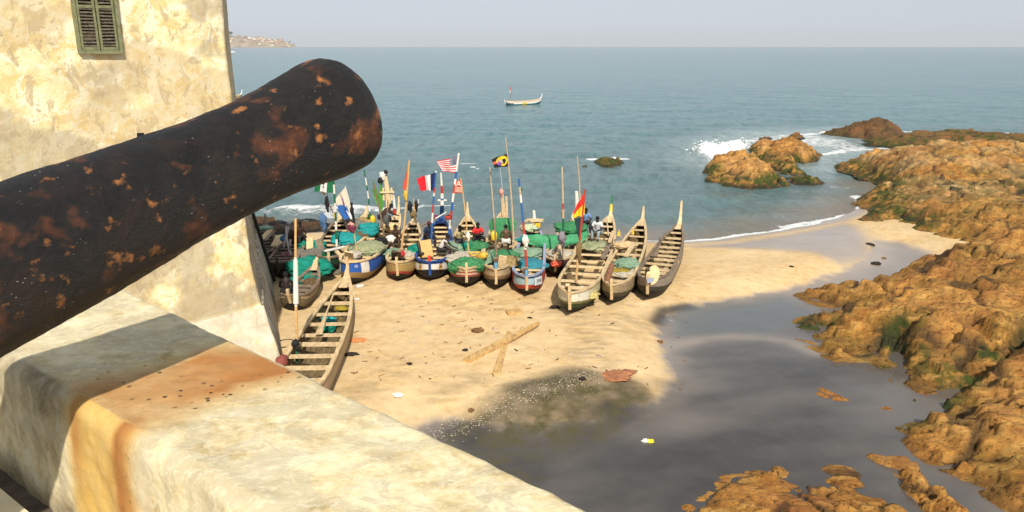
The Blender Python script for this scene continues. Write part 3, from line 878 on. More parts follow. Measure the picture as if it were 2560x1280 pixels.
# terrace floor behind the parapet
t = NT('terrace_paving')
pv = t.posv()
n = t.noise(pv, 5, 9, .65)
c = t.ramp(n, [(.3, (.045, .034, .024)), (.5, (.12, .095, .07)), (.7, (.22, .18, .13))])
t.bump(t.noise(pv, 25, 8, .7), .8, .02)
M_PAVE = t.out(c, .9)
fx = GP([(0, 1160), (130, 1280)], FLOORZ)
fl = mesh('terrace_floor', [(-7, -5, FLOORZ), (2.6, -5, FLOORZ), (2.6, -.9, FLOORZ), (-.6, 1.7, FLOORZ), (-4.2, 4.6, FLOORZ), (-7, 4.6, FLOORZ)], [(0, 1, 2, 3, 4, 5)], M_PAVE)
setp(fl, 'dark stone terrace floor at the foot of the parapet', kind='structure')
# pale plinth the gun carriage stands on: its edge shows in the bottom left corner
a, b = G(-60, 1170, 8.52), G(78, 1285, 8.52)
dirp = (b - a)[:2] / np.linalg.norm((b - a)[:2])
inn = np.array((-dirp[1], dirp[0]))
if inn[1] > 0: inn = -inn
ply = []
for q in (a[:2] - dirp * .8, b[:2] + dirp * 1.2, b[:2] + dirp * 1.2 + inn * 1.2, a[:2] - dirp * .8 + inn * 1.2): ply.append(q)
zs = (8.40, 8.52)
vv = [(q[0], q[1], z) for z in zs for q in ply]
M_PLASTER2 = mat_simple('cream_render', (.80, .70, .46), .9, .2, 5, .4, 22, .015)
pl = mesh('gun_plinth', vv, [(3, 2, 1, 0), (4, 5, 6, 7), (0, 1, 5, 4), (1, 2, 6, 5), (2, 3, 7, 6), (3, 0, 4, 7)], M_PLASTER2)
setp(pl, 'sunlit cream plinth edge in the bottom left corner', 'plinth')

# ------------------------------------------------------------------ the cannon
MUZ = cam_pt(876, 274, 2.75)
QP = cam_pt(175, 590, 2.182)
ax = MUZ - QP
ax /= np.linalg.norm(ax)
profc = [(-.33, .0), (-.33, .085), (0, .085), (0, .165), (.018, .183), (.05, .194), (.09, .198), (.14, .194), (.19, .187), (.25, .177), (.32, .169), (.42, .1645), (.56, .166), (.78, .178), (.97, .193), (1.3, .206), (1.7, .222), (2.1, .236)]
# (distance back from the muzzle face, radius); negative = inside the bore
ts, rr = [], []
pts_ = [(-.4, .075), (-.001, .075)]
zs_, rs_ = [], []
zs_ += list(np.linspace(.4, 0, 8)); rs_ += [.075] * 8                    # bore
zs_ += [0] * 4; rs_ += list(np.linspace(.085, .165, 4))                   # muzzle face
tt = np.arange(.012, 2.1, .012)
pz, pr = [p[0] for p in profc[3:]], [p[1] for p in profc[3:]]
# smooth the profile
from numpy import interp
rr_ = interp(tt, pz, pr)
ker = np.hanning(9); ker /= ker.sum()
rr_s = np.convolve(np.pad(rr_, 4, 'edge'), ker, 'valid')
rr_s[:4] = rr_[:4]
zs_ += list(tt); rs_ += list(rr_s)
nseg = 150
zA, rA = np.array(zs_), np.array(rs_)
TH = np.linspace(0, 2 * math.pi, nseg + 1)
TT, ZZ = np.meshgrid(TH, zA)
_, RRr = np.meshgrid(TH, rA)
cx, cy = np.cos(TT), np.sin(TT)
n_a = fbm(ZZ * 9 + 50, cx * 2.2 + cy * 3.1 + 60, 601, 4) + fbm(ZZ * 9 + 20, cy * 2.4 - cx * 1.7 + 30, 602, 4) - 1
n_b = fbm(ZZ * 45 + 50, cx * 9 + 60 + cy * 4, 603, 3) + fbm(ZZ * 45, cy * 9 + 60 - cx * 4, 604, 3) - 1
surf = RRr > .09
RRr = RRr * (1 + np.where(surf, n_a * .028 + n_b * .012, 0))
axv = Vector(ax); up_ = Vector((0, 0, 1)); sd = axv.cross(up_).normalized(); u2 = sd.cross(axv).normalized()
Cx = MUZ[0] - ax[0] * ZZ + (sd.x * cx + u2.x * cy) * RRr
Cy = MUZ[1] - ax[1] * ZZ + (sd.y * cx + u2.y * cy) * RRr
Cz = MUZ[2] - ax[2] * ZZ + (sd.z * cx + u2.z * cy) * RRr
cbase = QP - np.array((0, 0, .3))
cannon = empty('cannon', tuple(cbase), 0, 'black iron cannon with rust blotches pointing over the parapet', 'cannon')

t = NT('rusted_black_iron')
v = t.co('Object')
n1 = t.noise(v, 3.6, 7, .6, .3)
n2 = t.noise(v, 9.0, 10, .7)
n3 = t.noise(v, 55.0, 8, .7)
c = t.ramp(n2, [(.3, (.004, .0038, .004)), (.5, (.009, .008, .008)), (.7, (.024, .017, .013))])
br = t.ramp(n1, [(.48, 0.0), (.68, .6)])
c = t.mix(br, c, t.mix(n3, (.020, .010, .007), (.065, .026, .013)))
r1 = t.ramp(t.noise(t.co('Object', (1, 1, 1), (8.3, 3.1, 6.7)), 7.0, 4, .5, .2), [(.57, 0.0), (.72, .95)])
r1 = t.math('MULTIPLY', r1, t.ramp(n3, [(.3, .45), (.6, 1.0)]))
c = t.mix(r1, c, t.mix(n2, (.070, .021, .009), (.36, .11, .033)))
r2 = t.ramp(t.noise(t.co('Object', (1, 1, 1), (2.2, 9.1, 4.4)), 16.0, 5, .55), [(.605, 0.0), (.70, .9)])
c = t.mix(r2, c, (.42, .16, .045))
fl_ = t.ramp(t.voro(t.co('Object', (1, 1, 2.0)), 42.0), [(.07, 1.0), (.11, 0.0)])
flm = t.math('MULTIPLY', fl_, t.ramp(t.noise(v, 7.0, 3, .5), [(.52, 0.0), (.62, 1.0)]))
c = t.mix(flm, c, (.42, .41, .40))
hb = t.math('ADD', t.noise(v, 18.0, 12, .75), t.math('MULTIPLY', n3, .5))
t.bump(hb, .9, .022)
M_IRON = t.out(c, t.ramp(n2, [(.3, .42), (.7, .75)]), spec=.4)
V = [(Cx.flat[i] - cbase[0], Cy.flat[i] - cbase[1], Cz.flat[i] - cbase[2]) for i in range(Cx.size)]
w_ = nseg + 1
F = [(j * w_ + i, (j + 1) * w_ + i, (j + 1) * w_ + i + 1, j * w_ + i + 1) for j in range(len(zA) - 1) for i in range(nseg)]
me = bpy.data.meshes.new('barrel'); me.from_pydata(V, [], F); me.update()
bm = bmesh.new(); bm.from_mesh(me); bmesh.ops.remove_doubles(bm, verts=bm.verts, dist=.0004); bmesh.ops.recalc_face_normals(bm, faces=bm.faces); bm.to_mesh(me); bm.free()
link('barrel', me, M_IRON, cannon, True)
# sighting lug on the top of the barrel
pl_ = cam_pt(352, 342, 2.33)
m = MB().box((0, 0, 0), (.016, .012, .022)).build('sight_lug', M_IRON, cannon)
m.location = tuple(np.array(pl_) - cbase)
# bird lime and flaked paint on the muzzle
M_LIME = mat_simple('white_droppings', (.62, .60, .58), .9, .1, 9, .3)
# carriage under the breech (out of frame to the left, standing on the plinth)
BR = QP - ax * .9
M_WOODDK = mat_simple('tarred_timber', (.05, .035, .025), .85, .3, 7)
cg = MB()
for sx in (-.16, .16):
    p = np.array((BR[0], BR[1])) + np.array((sd.x, sd.y)) * sx
    cg.beam((p[0] - ax[0] * .6, p[1] - ax[1] * .6, FLOORZ + .25), (p[0] + ax[0] * .5, p[1] + ax[1] * .5, FLOORZ + .25), .09, .42)
cr = empty('gun_carriage', (BR[0], BR[1], FLOORZ), 0, 'low timber gun carriage carrying the breech of the cannon', 'gun carriage')
cg.build('cheek', M_WOODDK, cr, off=(BR[0], BR[1], FLOORZ))
for s2 in (-.42, .42):
    for sx in (-.26, .26):
        p = np.array((BR[0], BR[1])) + np.array((sd.x, sd.y)) * sx + ax[:2] * s2
        q = p + np.array((sd.x, sd.y)) * .07
        MB().tube([(p[0], p[1], FLOORZ + .12), (q[0], q[1], FLOORZ + .12)], .12, 14).build('wheel', M_WOODDK, cr, off=(BR[0], BR[1], FLOORZ))

# ------------------------------------------------------------------ the castle on the left
CC = np.array((-7.50, 21.75))
DF = np.array((-.70, -.714)); DF /= np.linalg.norm(DF)      # front face runs left and towards the viewer
DR = np.array((-.312, .950)); DR /= np.linalg.norm(DR)      # sea face runs away
NF = np.array((-DF[1], DF[0])); NF = NF if NF[1] < 0 else -NF
NR = np.array((DR[1], -DR[0])); NR = NR if NR[0] > 0 else -NR
PLZ = 2.80
def offs(z):
    f = .10 * sstep(10.5, 4.0, np.asarray(z)) if False else .12 * np.clip((10 - z) / 7.0, 0, 1)
    r = .14 * np.clip((10.5 - z) / 6.5, 0, 1) + np.clip(4.2 - z, 0, 9) * .15
    if z < PLZ - .001:
        f += .07 + (PLZ - z) * .20
        r += .07 + (PLZ - z) * .06
    return f, r
def corner(z):
    f, r = offs(z)
    # p with p.NF = f, p.NR = r relative to the corner
    A = np.array((NF, NR))
    return CC + np.linalg.solve(A, np.array((f, r)))
zl = list(np.arange(.2, PLZ - .02, .09)) + [PLZ - .012, PLZ - .002, PLZ + .002] + list(np.arange(PLZ + .08, 12.9, .085))
ul = list(np.arange(-9.0, 0, .085)) + [0.0] + list(np.arange(.085, 10.2, .1))
Ug, Zg = np.meshgrid(np.array(ul), np.array(zl), indexing='ij')
Xw, Yw = np.zeros_like(Ug), np.zeros_like(Ug)
for j, z in enumerate(zl):
    c0 = corner(z)
    u = Ug[:, j]
    Xw[:, j] = np.where(u <= 0, c0[0] + DF[0] * -u, c0[0] + DR[0] * u)
    Yw[:, j] = np.where(u <= 0, c0[1] + DF[1] * -u, c0[1] + DR[1] * u)
dz = (fbm(Ug * .8, Zg * .8, 701, 4) - .5) * .10 + (fbm(Ug * 4, Zg * 4, 702, 3) - .5) * .035
side = np.where(Ug <= 0, 0, 1)
Xw += np.where(side == 0, NF[0], NR[0]) * dz
Yw += np.where(side == 0, NF[1], NR[1]) * dz
# patches of fallen render
f0 = fbm(Ug * .42 + 3, Zg * .55, 711, 5, .6)
hgt = np.clip((Zg - 2) / 9, 0, 1)
peelm = sstep(.50, .55, f0 + .10 * fbm(Ug * 3.2, Zg * 2.2, 712, 4) - .07 * hgt)
greym = sstep(.54, .63, fbm(Ug * .55 + 9, Zg * .7 + 4, 713, 5, .62) + .20 * np.exp(-((Zg - 7.9) / .8) ** 2) * sstep(-2, -5, Ug))
# dampness under the window
greym = np.maximum(greym, .75 * np.exp(-(((Ug + 3.2) / .9) ** 2)) * sstep(9.75, 9.5, Zg) * sstep(8.6, 9.4, Zg + .5 * fbm(Ug * 3, Zg, 714, 3)))
sidem = np.where(side == 1, 1.0, 0.0) * np.clip(.55 + .8 * fbm(Ug * 5.0, Zg * .35, 715, 4), 0, 1) * (.55 + .45 * sstep(7.5, 4.5, Zg))  # sea face darkened in the colour for its shade, with streaked stains
plinm = np.where(Zg < PLZ, 1.0, 0)
t = NT('limewashed_castle_wall')
pv = t.posv()
n1 = t.noise(pv, .9, 8, .62, .4)
n2 = t.noise(pv, 3.2, 10, .68, .5)
n3 = t.noise(pv, 22.0, 8, .7)
c = t.ramp(n2, [(.30, (.66, .51, .25)), (.45, (.78, .65, .36)), (.58, (.82, .71, .43)), (.75, (.84, .75, .50))])
och = t.ramp(t.noise(pv, 1.9, 11, .68, .8), [(.52, 0.0), (.55, .75)])
c = t.mix(och, c, t.mix(n2, (.66, .46, .17), (.78, .59, .27)))
lim = t.ramp(t.noise(t.co('Object', (1, 1, 1), (5, 2, 9)), 2.2, 11, .68, .8), [(.505, 0.0), (.535, .9)])
c = t.mix(lim, c, t.mix(n3, (.80, .72, .50), (.86, .80, .62)))
tanp = t.ramp(t.noise(t.co('Object', (1, 1, .6), (1, 7, 3)), 2.8, 11, .70, .7), [(.55, 0.0), (.575, .8)])
c = t.mix(tanp, c, t.mix(n3, (.42, .33, .19), (.56, .45, .27)))
c = t.mix(t.math('MULTIPLY', t.attr('peel'), .5), c, t.mix(n3, (.40, .30, .16), (.60, .47, .27)))
c = t.mix(t.math('MULTIPLY', t.attr('grey'), .7), c, t.mix(n2, (.25, .205, .135), (.55, .47, .32)))
sm = t.ramp(t.noise(pv, 5.5, 9, .7, .5), [(.60, 0.0), (.66, .75)])
c = t.mix(sm, c, t.mix(n3, (.20, .16, .10), (.50, .41, .26)))
c = t.mix(t.math('MULTIPLY', t.attr('plinth'), t.ramp(n2, [(.35, .25), (.7, .8)])), c, (.74, .71, .60))
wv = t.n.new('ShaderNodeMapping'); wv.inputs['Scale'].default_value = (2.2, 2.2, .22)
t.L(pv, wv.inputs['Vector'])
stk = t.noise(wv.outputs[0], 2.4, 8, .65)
c = t.mix(t.attr('seaside_shade'), c, t.ramp(stk, [(.30, (.16, .135, .10)), (.52, (.34, .29, .22)), (.64, (.66, .60, .48))]))
hb = t.math('ADD', t.math('MULTIPLY', n2, .8), t.math('MULTIPLY', n3, .5))
hb = t.math('SUBTRACT', hb, t.math('MULTIPLY', t.attr('peel'), .4))
t.bump(hb, .65, .04)
M_CASTLE = t.out(c, .95, spec=.15)
cbase_ = (CC[0], CC[1], .5)
castle = empty('castle', cbase_, 0, 'old castle with blotched cream limewashed walls and a shuttered window', 'castle')
nU = len(ul)
wall = grid_mesh('wall', Xw - CC[0], Yw - CC[1], Zg - .5, M_CASTLE, attrs=dict(peel=peelm, grey=np.clip(greym, 0, 1), seaside_shade=sidem, plinth=plinm), parent=castle)
# back of the block and its flat roof, so that it is a solid building
c0 = corner(12.85)
pA = c0 - CC + DF * 9.0; pB = c0 - CC; pC = c0 - CC + DR * 10.15; pD = pA + DR * 10.15
vb = [(*pA, 12.33), (*pB, 12.33), (*pC, 12.33), (*pD, 12.33), (*pA, -.3), (*pC, -.3), (*pD, -.3)]
mesh('roof', vb, [(0, 1, 2, 3), (2, 5, 6, 3), (0, 3, 6, 4)], M_CASTLE, castle)
# louvred window on the front face
WZ0, WZ1 = 9.90, 11.75
def front(u, z, out=0.0):
    c_ = corner(z)
    p = c_ + DF * (-u) + NF * out
    return (p[0] - CC[0], p[1] - CC[1], z - .5)
M_FRAME = mat_simple('faded_green_paint', (.20, .205, .105), .8, .3, 9, .35, 40, .006)
M_SLAT = mat_simple('weathered_louvre', (.115, .095, .065), .85, .8, 7, .4, 40, .006, (3, 3, 1))
M_DARKIN = mat_simple('unlit_room_black', (.012, .011, .010), .9, .2, 3, 0)
uc, hw = -3.16, .46
win = None
fr = MB()
yv = (NF[0], NF[1], 0)
def fbar(u0, z0, u1, z1, w, h, o=.05):
    fr.beam(front(u0, z0, o), front(u1, z1, o), w, h, up=yv)
fbar(uc - hw, WZ0, uc - hw, WZ1, .06, .16)
fbar(uc + hw, WZ0, uc + hw, WZ1, .06, .16)
fbar(uc - hw - .02, WZ0 - .04, uc + hw + .02, WZ0 - .04, .08, .20)
fbar(uc - hw, WZ1 + .04, uc + hw, WZ1 + .04, .08, .16)
frame = fr.build('window_frame', M_FRAME, castle)
MB().beam(front(uc - hw, (WZ0 + WZ1) / 2, -.02 + .035), front(uc + hw, (WZ0 + WZ1) / 2, .015), WZ1 - WZ0, .01, up=yv).build('window_dark_sheet', M_DARKIN, castle)  # black sheet standing in for the unlit room behind the shutters
for sgn in (-1, 1):
    sh = MB()
    lo, hi = (uc - hw + .05, uc - .015) if sgn < 0 else (uc + .015, uc + hw - .05)
    for u in (lo + .025, hi - .025):
        sh.beam(front(u, WZ0 + .01, .075), front(u, WZ1 - .01, .075), .05, .05, up=yv)
    for z in (WZ0 + .04, WZ0 + .98, WZ1 - .04):
        sh.beam(front(lo, z, .076), front(hi, z, .076), .07, .045, up=yv)
    sho = sh.build('shutter', M_FRAME, castle)
    rq = random.Random(5 + sgn)
    for k in range(25):
        z = WZ0 + .11 + k * .074
        if abs(z - WZ0 - .98) < .055 or z > WZ1 - .1: continue
        a_, b_ = Vector(front(lo + .05, z + rq.uniform(-.008, .008), .078)), Vector(front(hi - .05, z + rq.uniform(-.008, .008), .078))
        nrm = Vector((NF[0], NF[1], 0))
        tilt = (Vector((0, 0, 1)) * .72 - nrm * .70).normalized()
        MB().beam(a_, b_, .012, .066, up=tilt).build('slat', M_SLAT, sho)
# black drain pipe down the far end of the sea face
pz = [4.6, 3.6, 2.6, 1.6, .75]
base_p = np.array((-9.86, 31.3))
pp = []
for z in pz:
    f_, r_ = offs(z)
    q = CC + DR * 9.75 + NR * (r_ + .10)
    pp.append((q[0] - CC[0], q[1] - CC[1], z - .5))
M_BLACK = mat_simple('black_pipe', (.014, .013, .012), .5, .2, 4, 0)
MB().tube(pp, .07, 8).build('drain_pipe', M_BLACK, castle)

# ------------------------------------------------------------------ far headland with a town
hd = 6000.0
HS = hd / 2600.0
def HP(px, py): return PY(px, py, hd)
t = NT('far_headland')
pv = t.posv()
n = t.noise(pv, .02, 6, .6)
c = t.ramp(n, [(.35, (.17, .16, .10)), (.5, (.34, .26, .18)), (.65, (.42, .33, .24))])
M_HEAD = t.out(c, .95)
prof_px = [(380, 78), (430, 80), (480, 84), (530, 86), (556, 84), (566, 86), (576, 89), (600, 91), (630, 94), (660, 96), (690, 99), (706, 102), (716, 107), (728, 110), (737, 113.4)]
n_ = 120
xs = np.linspace(380, 738, n_)
hs = np.interp(xs, [p[0] for p in prof_px], [p[1] for p in prof_px])
XX = np.zeros((n_, 12)); YY = np.zeros((n_, 12)); ZZ2 = np.zeros((n_, 12))
for i in range(n_):
    top = HP(xs[i], hs[i])
    hz = max(top[2], .3)
    for j in range(12):
        f = j / 11
        YY[i, j] = hd - 160 + f * 600; XX[i, j] = top[0] * YY[i, j] / hd
        ZZ2[i, j] = hz * (math.sin(min(f * 1.5, 1) * math.pi / 2) ** .8) * (1 - .9 * max(0, (f - .67) / .33)) - .5
ZZ2 += (fbm(XX * .013, YY * .013, 801, 4) - .5) * 20 * sstep(2, 14, ZZ2)
hl = grid_mesh('headland', XX, YY, ZZ2, M_HEAD)
setp(hl, 'distant headland with a beach at its foot', kind='structure')
M_HOUSE = [mat_simple('house_wall_' + n_, c_, .9, .1, .2, 0) for n_, c_ in (('cream', (.62, .52, .36)), ('white', (.72, .68, .60)), ('brown', (.34, .22, .15)), ('pink', (.52, .34, .26)))]
M_RUSTROOF = mat_simple('tin_roof', (.30, .20, .15), .8, .2, .2, 0)
rh = random.Random(11)
hx = []
for k in range(46):
    px = rh.uniform(562, 722)
    f = rh.random() ** .8
    i = int(np.argmin(abs(xs - px))); j = min(8, int(1 + f * 6))
    x, y, z = XX[i, j], YY[i, j], ZZ2[i, j]
    if z < 3: continue
    w, d, h = rh.uniform(12, 26), rh.uniform(14, 20), rh.uniform(7, 13)
    e = empty('house', (x, y, z - 2), rh.uniform(-.3, .3), 'tiny house', 'house', 'houses of the far town')
    ci = rh.randrange(4)
    mw = M_HOUSE[ci]
    e['label'] = 'tiny %s walled house in the town on the distant headland' % ('cream', 'white', 'brown', 'pink')[ci]
    MB().box((0, 0, h / 2), (w, d, h)).build('wall', mw, e)
    r_ = MB()
    r_.add([(-w / 2 - .4, -d / 2 - .4, h), (w / 2 + .4, -d / 2 - .4, h), (w / 2 + .4, d / 2 + .4, h), (-w / 2 - .4, d / 2 + .4, h), (-w / 2, 0, h + 4), (w / 2, 0, h + 4)], [(0, 1, 5, 4), (2, 3, 4, 5), (1, 2, 5), (3, 0, 4), (3, 2, 1, 0)])
    r_.build('roof', M_RUSTROOF, e)
# one long cream block
x, y, z = HP(648, 98)
e = empty('house', (x, hd + 90, z - 10), 0, 'long low cream building on the crest of the distant headland', 'house')
MB().box((0, 0, 7), (50, 18, 14)).build('wall', M_HOUSE[0], e)
MB().box((0, 0, 14.7), (53, 20, 1.4)).build('roof', M_HOUSE[1], e)
# trees on the headland
M_FAR = mat_simple('far_foliage', (.05, .065, .035), .9, .4, .3, 0)
for px, py, s_, lb in ((562, 88, 11, 'large dark tree standing at the left end of the distant headland'), (684, 100, 4, 'small dark tree on the crest of the distant headland'), (714, 105, 4.5, 'dark tree near the tip of the distant headland'), (725, 107, 3, 'last small tree at the tip of the distant headland')):
    s_ *= HS
    x, y, z = HP(px, py)
    i = int(np.argmin(abs(xs - px))); zz = ZZ2[i, 5]; yy = YY[i, 5]
    e = empty('tree', (x, yy, zz - .5), 0, lb, 'tree')
    MB().tube([(0, 0, -1), (0, 0, s_ * .5)], [s_ * .06, s_ * .04], 6).build('trunk', M_WOODDK, e)
    b_ = MB()
    for k in range(7): b_.blob((rh.uniform(-.4, .4) * s_, rh.uniform(-.3, .3) * s_, s_ * rh.uniform(.45, .85)), (s_ * .38, s_ * .35, s_ * .27), seed=k + int(px), amp=.7, fr=2.2)
    b_.build('crown', M_FAR, e)
# ================================================================== the canoes
def wood_mat(name, base, dark, var=.5):
    t = NT(name)
    v = t.co('Object', (5, .9, 5))
    n = t.noise(v, 3.0, 8, .62, .3)
    n2 = t.noise(t.co('Object'), 7, 6, .6)
    c = t.ramp(n, [(.28, dark), (.5, base), (.74, tuple(min(1, x * (1 + var)) for x in base))])
    c = t.mix(t.ramp(n2, [(.55, 0.0), (.72, .55)]), c, dark)
    t.bump(t.noise(v, 9, 6, .6), .4, .008)
    return t.out(c, .85, spec=.2)

M_TAN = wood_mat('sunbleached_timber', (.60, .45, .26), (.34, .23, .11), .25)
M_TAN2 = wood_mat('pale_plank', (.72, .54, .31), (.46, .31, .15), .15)
M_GREYW = wood_mat('grey_weathered_timber', (.22, .165, .115), (.08, .058, .04), .5)
M_OLDW = wood_mat('dark_old_timber', (.075, .055, .042), (.025, .019, .015), .8)
M_INNER = wood_mat('stained_hull_inside', (.19, .135, .065), (.050, .038, .020), .6)
M_INNERD = wood_mat('wet_hull_inside', (.055, .043, .030), (.016, .013, .010), .6)
BLACK, TARB = (.010, .0095, .009), (.022, .019, .015)
BLUE, WHITE, RED, SKYB = (.018, .075, .29), (.72, .70, .66), (.42, .055, .035), (.36, .52, .60)

def hull_mat(name, stops, wear=.5, panels=None, wornc=(.34, .24, .12), dirt=.4):
    """paint in bands from keel (0) to gunwale (1); panels = [(t0, t1, colour, u0, u1)]"""
    t = NT(name)
    u, tt_ = t.attr('hv'), t.attr('ht')
    v = t.co('Object')
    nz = t.noise(v, 4.5, 7, .62)
    uu = t.math('ADD', u, t.math('MULTIPLY', t.math('SUBTRACT', nz, .5), .10))
    c = t.ramp(uu, [(max(0, p), col_) for p, col_ in stops], 'CONSTANT')
    if panels:
        for (a, b, pc, u0, u1) in panels:
            m = t.math('MULTIPLY', t.math('MULTIPLY', t.step(tt_, a - .002, a + .002), t.math('SUBTRACT', 1.0, t.step(tt_, b - .002, b + .002))),
                       t.math('MULTIPLY', t.step(uu, u0 - .01, u0 + .01), t.math('SUBTRACT', 1.0, t.step(u, u1 - .01, u1 + .01))))
            c = t.mix(m, c, pc)
    wn_ = t.noise(t.co('Object', (2.5, 1, 2.5)), 3.6, 9, .68, .4)
    c = t.mix(t.math('MULTIPLY', t.ramp(wn_, [(.55, 0.0), (.63, 1.0)]), t.math('MULTIPLY', t.step(u, .25, .5), wear)), c, wornc)
    c = t.mix(t.math('MULTIPLY', t.ramp(t.noise(t.co('Object', (3, 3, .7)), 4, 8, .7), [(.5, 0.0), (.72, 1.0)]), dirt), c, (.045, .036, .022))
    t.bump(t.noise(t.co('Object', (1, .5, 1)), 14, 8, .65), .45, .012)
    return t.out(c, .72, spec=.3)

BOATS = {}
def canoe(key, label, npx, fpx, beam, hmat, inner=None, gmat=None, thw=None, tmat=None, tipz=1.0, prow=None, h0=.80, zN=1.60, zF=1.62, post=None, nthw=9, group='wooden fishing canoes drawn up on the beach', rocker=.35, back=.2, nt_=.24, ne=.62):
    beam *= .86
    if key not in ('front', 'man', 'sea', 'sea2', 'old_a', 'old_b'): fpx = (fpx[0] + (1 if key in ('mossy', 'tarry', 'right', 'blue') else 0) * 3, fpx[1] - 13)
    for it in range(4):
        N, F = G(*npx, zN), G(*fpx, zF)
        d = (F - N)[:2]
        L = float(np.linalg.norm(d)); d /= L
        if key in ('sea', 'sea2'):
            zr, tilt = .0, 0.0
            break
        g0 = ground_z(*(N[:2] + d * L * .12)); g1 = max(ground_z(*(N[:2] + d * L * .88)), -.10)
        tilt = math.atan2(g1 - g0, L * .76) * .9
        zr = g0 + .02
        zN = zr - .06 + h0 + .16
        zF = zr - .06 + h0 + .34 + L * math.sin(tilt)
    rz = math.atan2(-d[0], d[1])
    root = empty('fishing_canoe', (N[0], N[1], zr - .06), rz, label, 'canoe', group)
    root.rotation_euler = (tilt, 0, rz)
    nt, nu = 30, 8
    ts = [1 - (1 - i / (nt - 1)) ** 1.0 for i in range(nt)]
    ts = sorted(set(list(np.linspace(0, .2, 10)) + list(np.linspace(.2, 1, 22))))
    nt = len(ts)
    def wf(t_):
        a = max(.0, 1 - (1 - min(t_ / .24, 1)) ** 2.3) ** .62
        b = 1 - max(0, (t_ - .36) / .64) ** 2.5
        return max(.07, a * (b * .93 + .07))
    zg = lambda t_: h0 + .16 * max(0, 1 - t_ / .3) ** 2 + .34 * max(0, (t_ - .5) / .5) ** 2
    zk = lambda t_: rocker * max(0, 1 - t_ / .15) ** 1.6 + .55 * max(0, (t_ - .8) / .2) ** 2
    def lat(t_, u):
        return beam / 2 * wf(t_) * (math.sin(math.pi / 2 * min(1, u / .62)) ** .7 if u > 0 else 0) * (1 + .09 * math.sin(math.pi * min(1, u * 1.05)))
    V, Fc, mi, hv, ht = [], [], [], [], []
    ring = 2 * nu + 1
    for o in (0, 1):
        for t_ in ts:
            for k in range(-nu, nu + 1):
                u = abs(k) / nu
                la = lat(t_, u) * (1 if k > 0 else -1)
                z = zk(t_) + (zg(t_) - zk(t_)) * u ** 1.1
                y = t_ * L - (1 - max(0, 1 - t_ / .12)) * 0 + (0 if t_ > .12 else back * (1 - u) * (1 - t_ / .12))
                if o:
                    s_ = max(0, abs(la) - .05)
                    la = math.copysign(s_, la)
                    z = zk(t_) + .09 + (zg(t_) - .005 - zk(t_) - .09) * u ** 1.1
                    y = min(max(y, .06), L - .04)
                V.append((la, y, z)); hv.append(u); ht.append(t_)
    b1_ = nt * ring
    for o, off in ((0, 0), (1, b1_)):
        for i in range(nt - 1):
            for k in range(ring - 1):
                q = (off + i * ring + k, off + i * ring + k + 1, off + (i + 1) * ring + k + 1, off + (i + 1) * ring + k)
                Fc.append(q if o else q[::-1]); mi.append(o)
        for i in (0, nt - 1):
            Fc.append(tuple(off + i * ring + k for k in range(ring))); mi.append(o)
    for i in range(nt - 1):
        for k in (0, ring - 1):
            Fc.append((i * ring + k, (i + 1) * ring + k, b1_ + (i + 1) * ring + k, b1_ + i * ring + k)); mi.append(1)
    h = mesh('hull', V, Fc, [hmat, inner or M_INNER], root, True, mi)
    for nm, arr in (('hv', hv), ('ht', ht)):
        at = h.data.attributes.new(nm, 'FLOAT', 'POINT'); at.data.foreach_set('value', np.array(arr, np.float32))
    gm = gmat or M_TAN
    for sgn in (-1, 1):
        v, f = [], []
        for i, t_ in enumerate(ts):
            x = sgn * lat(t_, 1.0); z = zg(t_); y = t_ * L
            nx = .055
            wob = .012 * math.sin(i * 2.3 + sgn)
            for dx, dz in ((-.065, -.025), (.05, -.025), (.05, .04), (-.065, .04)):
                v.append((x + sgn * (dx + .0), y - (.03 if i == 0 else 0), z + dz + wob))
        for i in range(nt - 1):
            for k in range(4):
                q = (i * 4 + k, i * 4 + (k + 1) % 4, (i + 1) * 4 + (k + 1) % 4, (i + 1) * 4 + k)
                f.append(q if sgn < 0 else q[::-1])
        f.append((0, 1, 2, 3)); f.append(tuple((nt - 1) * 4 + k for k in (3, 2, 1, 0)))
        mesh('gunwale', v, f, gm, root)
    rq = random.Random(hash(key) % 1000 if isinstance(key, int) else sum(map(ord, key)))
    for t_ in (thw or np.linspace(.09, .86, nthw)):
        t_ += rq.uniform(-.008, .008)
        w = lat(t_, .93) - .02
        o = MB().box((0, 0, 0), (2 * w, rq.uniform(.17, .25), .05), (rq.uniform(-.04, .04), 0, rq.uniform(-.03, .03))).build('thwart', tmat or M_TAN, root)
        o.location = (0, t_ * L, zg(t_) - .075)
        o.rotation_euler.y = rq.uniform(-.012, .012)
    pm = prow or M_TAN
    z1 = zg(1)
    pts = [(0, .90 * L, z1 - .14), (0, .975 * L, z1 - .02), (0, L + .05, z1 + .18), (0, L + .17, z1 + tipz * .55), (0, L + .22, z1 + tipz)]
    ws = [.30, .20, .14, .11, .075]
    pmb = MB()
    vs_, fs_ = [], []
    for p, w in zip(pts, ws):
        for sx, sy in ((-1, -1), (1, -1), (1, 1), (-1, 1)):
            vs_.append((sx * w / 2, p[1] + sy * .055, p[2] + (sy * -.03)))
    for i in range(len(pts) - 1):
        for k in range(4): fs_.append((i * 4 + k, i * 4 + (k + 1) % 4, (i + 1) * 4 + (k + 1) % 4, (i + 1) * 4 + k))
    fs_ += [(3, 2, 1, 0), (16, 17, 18, 19)]
    if isinstance(pm, tuple):
        mesh('prow', vs_, fs_, list(pm), root, False, [0] * 4 + [0] * 4 + [1] * 4 + [2] * 4 + [0, 2])
    else:
        mesh('prow', vs_, fs_, pm, root)
    td = .915
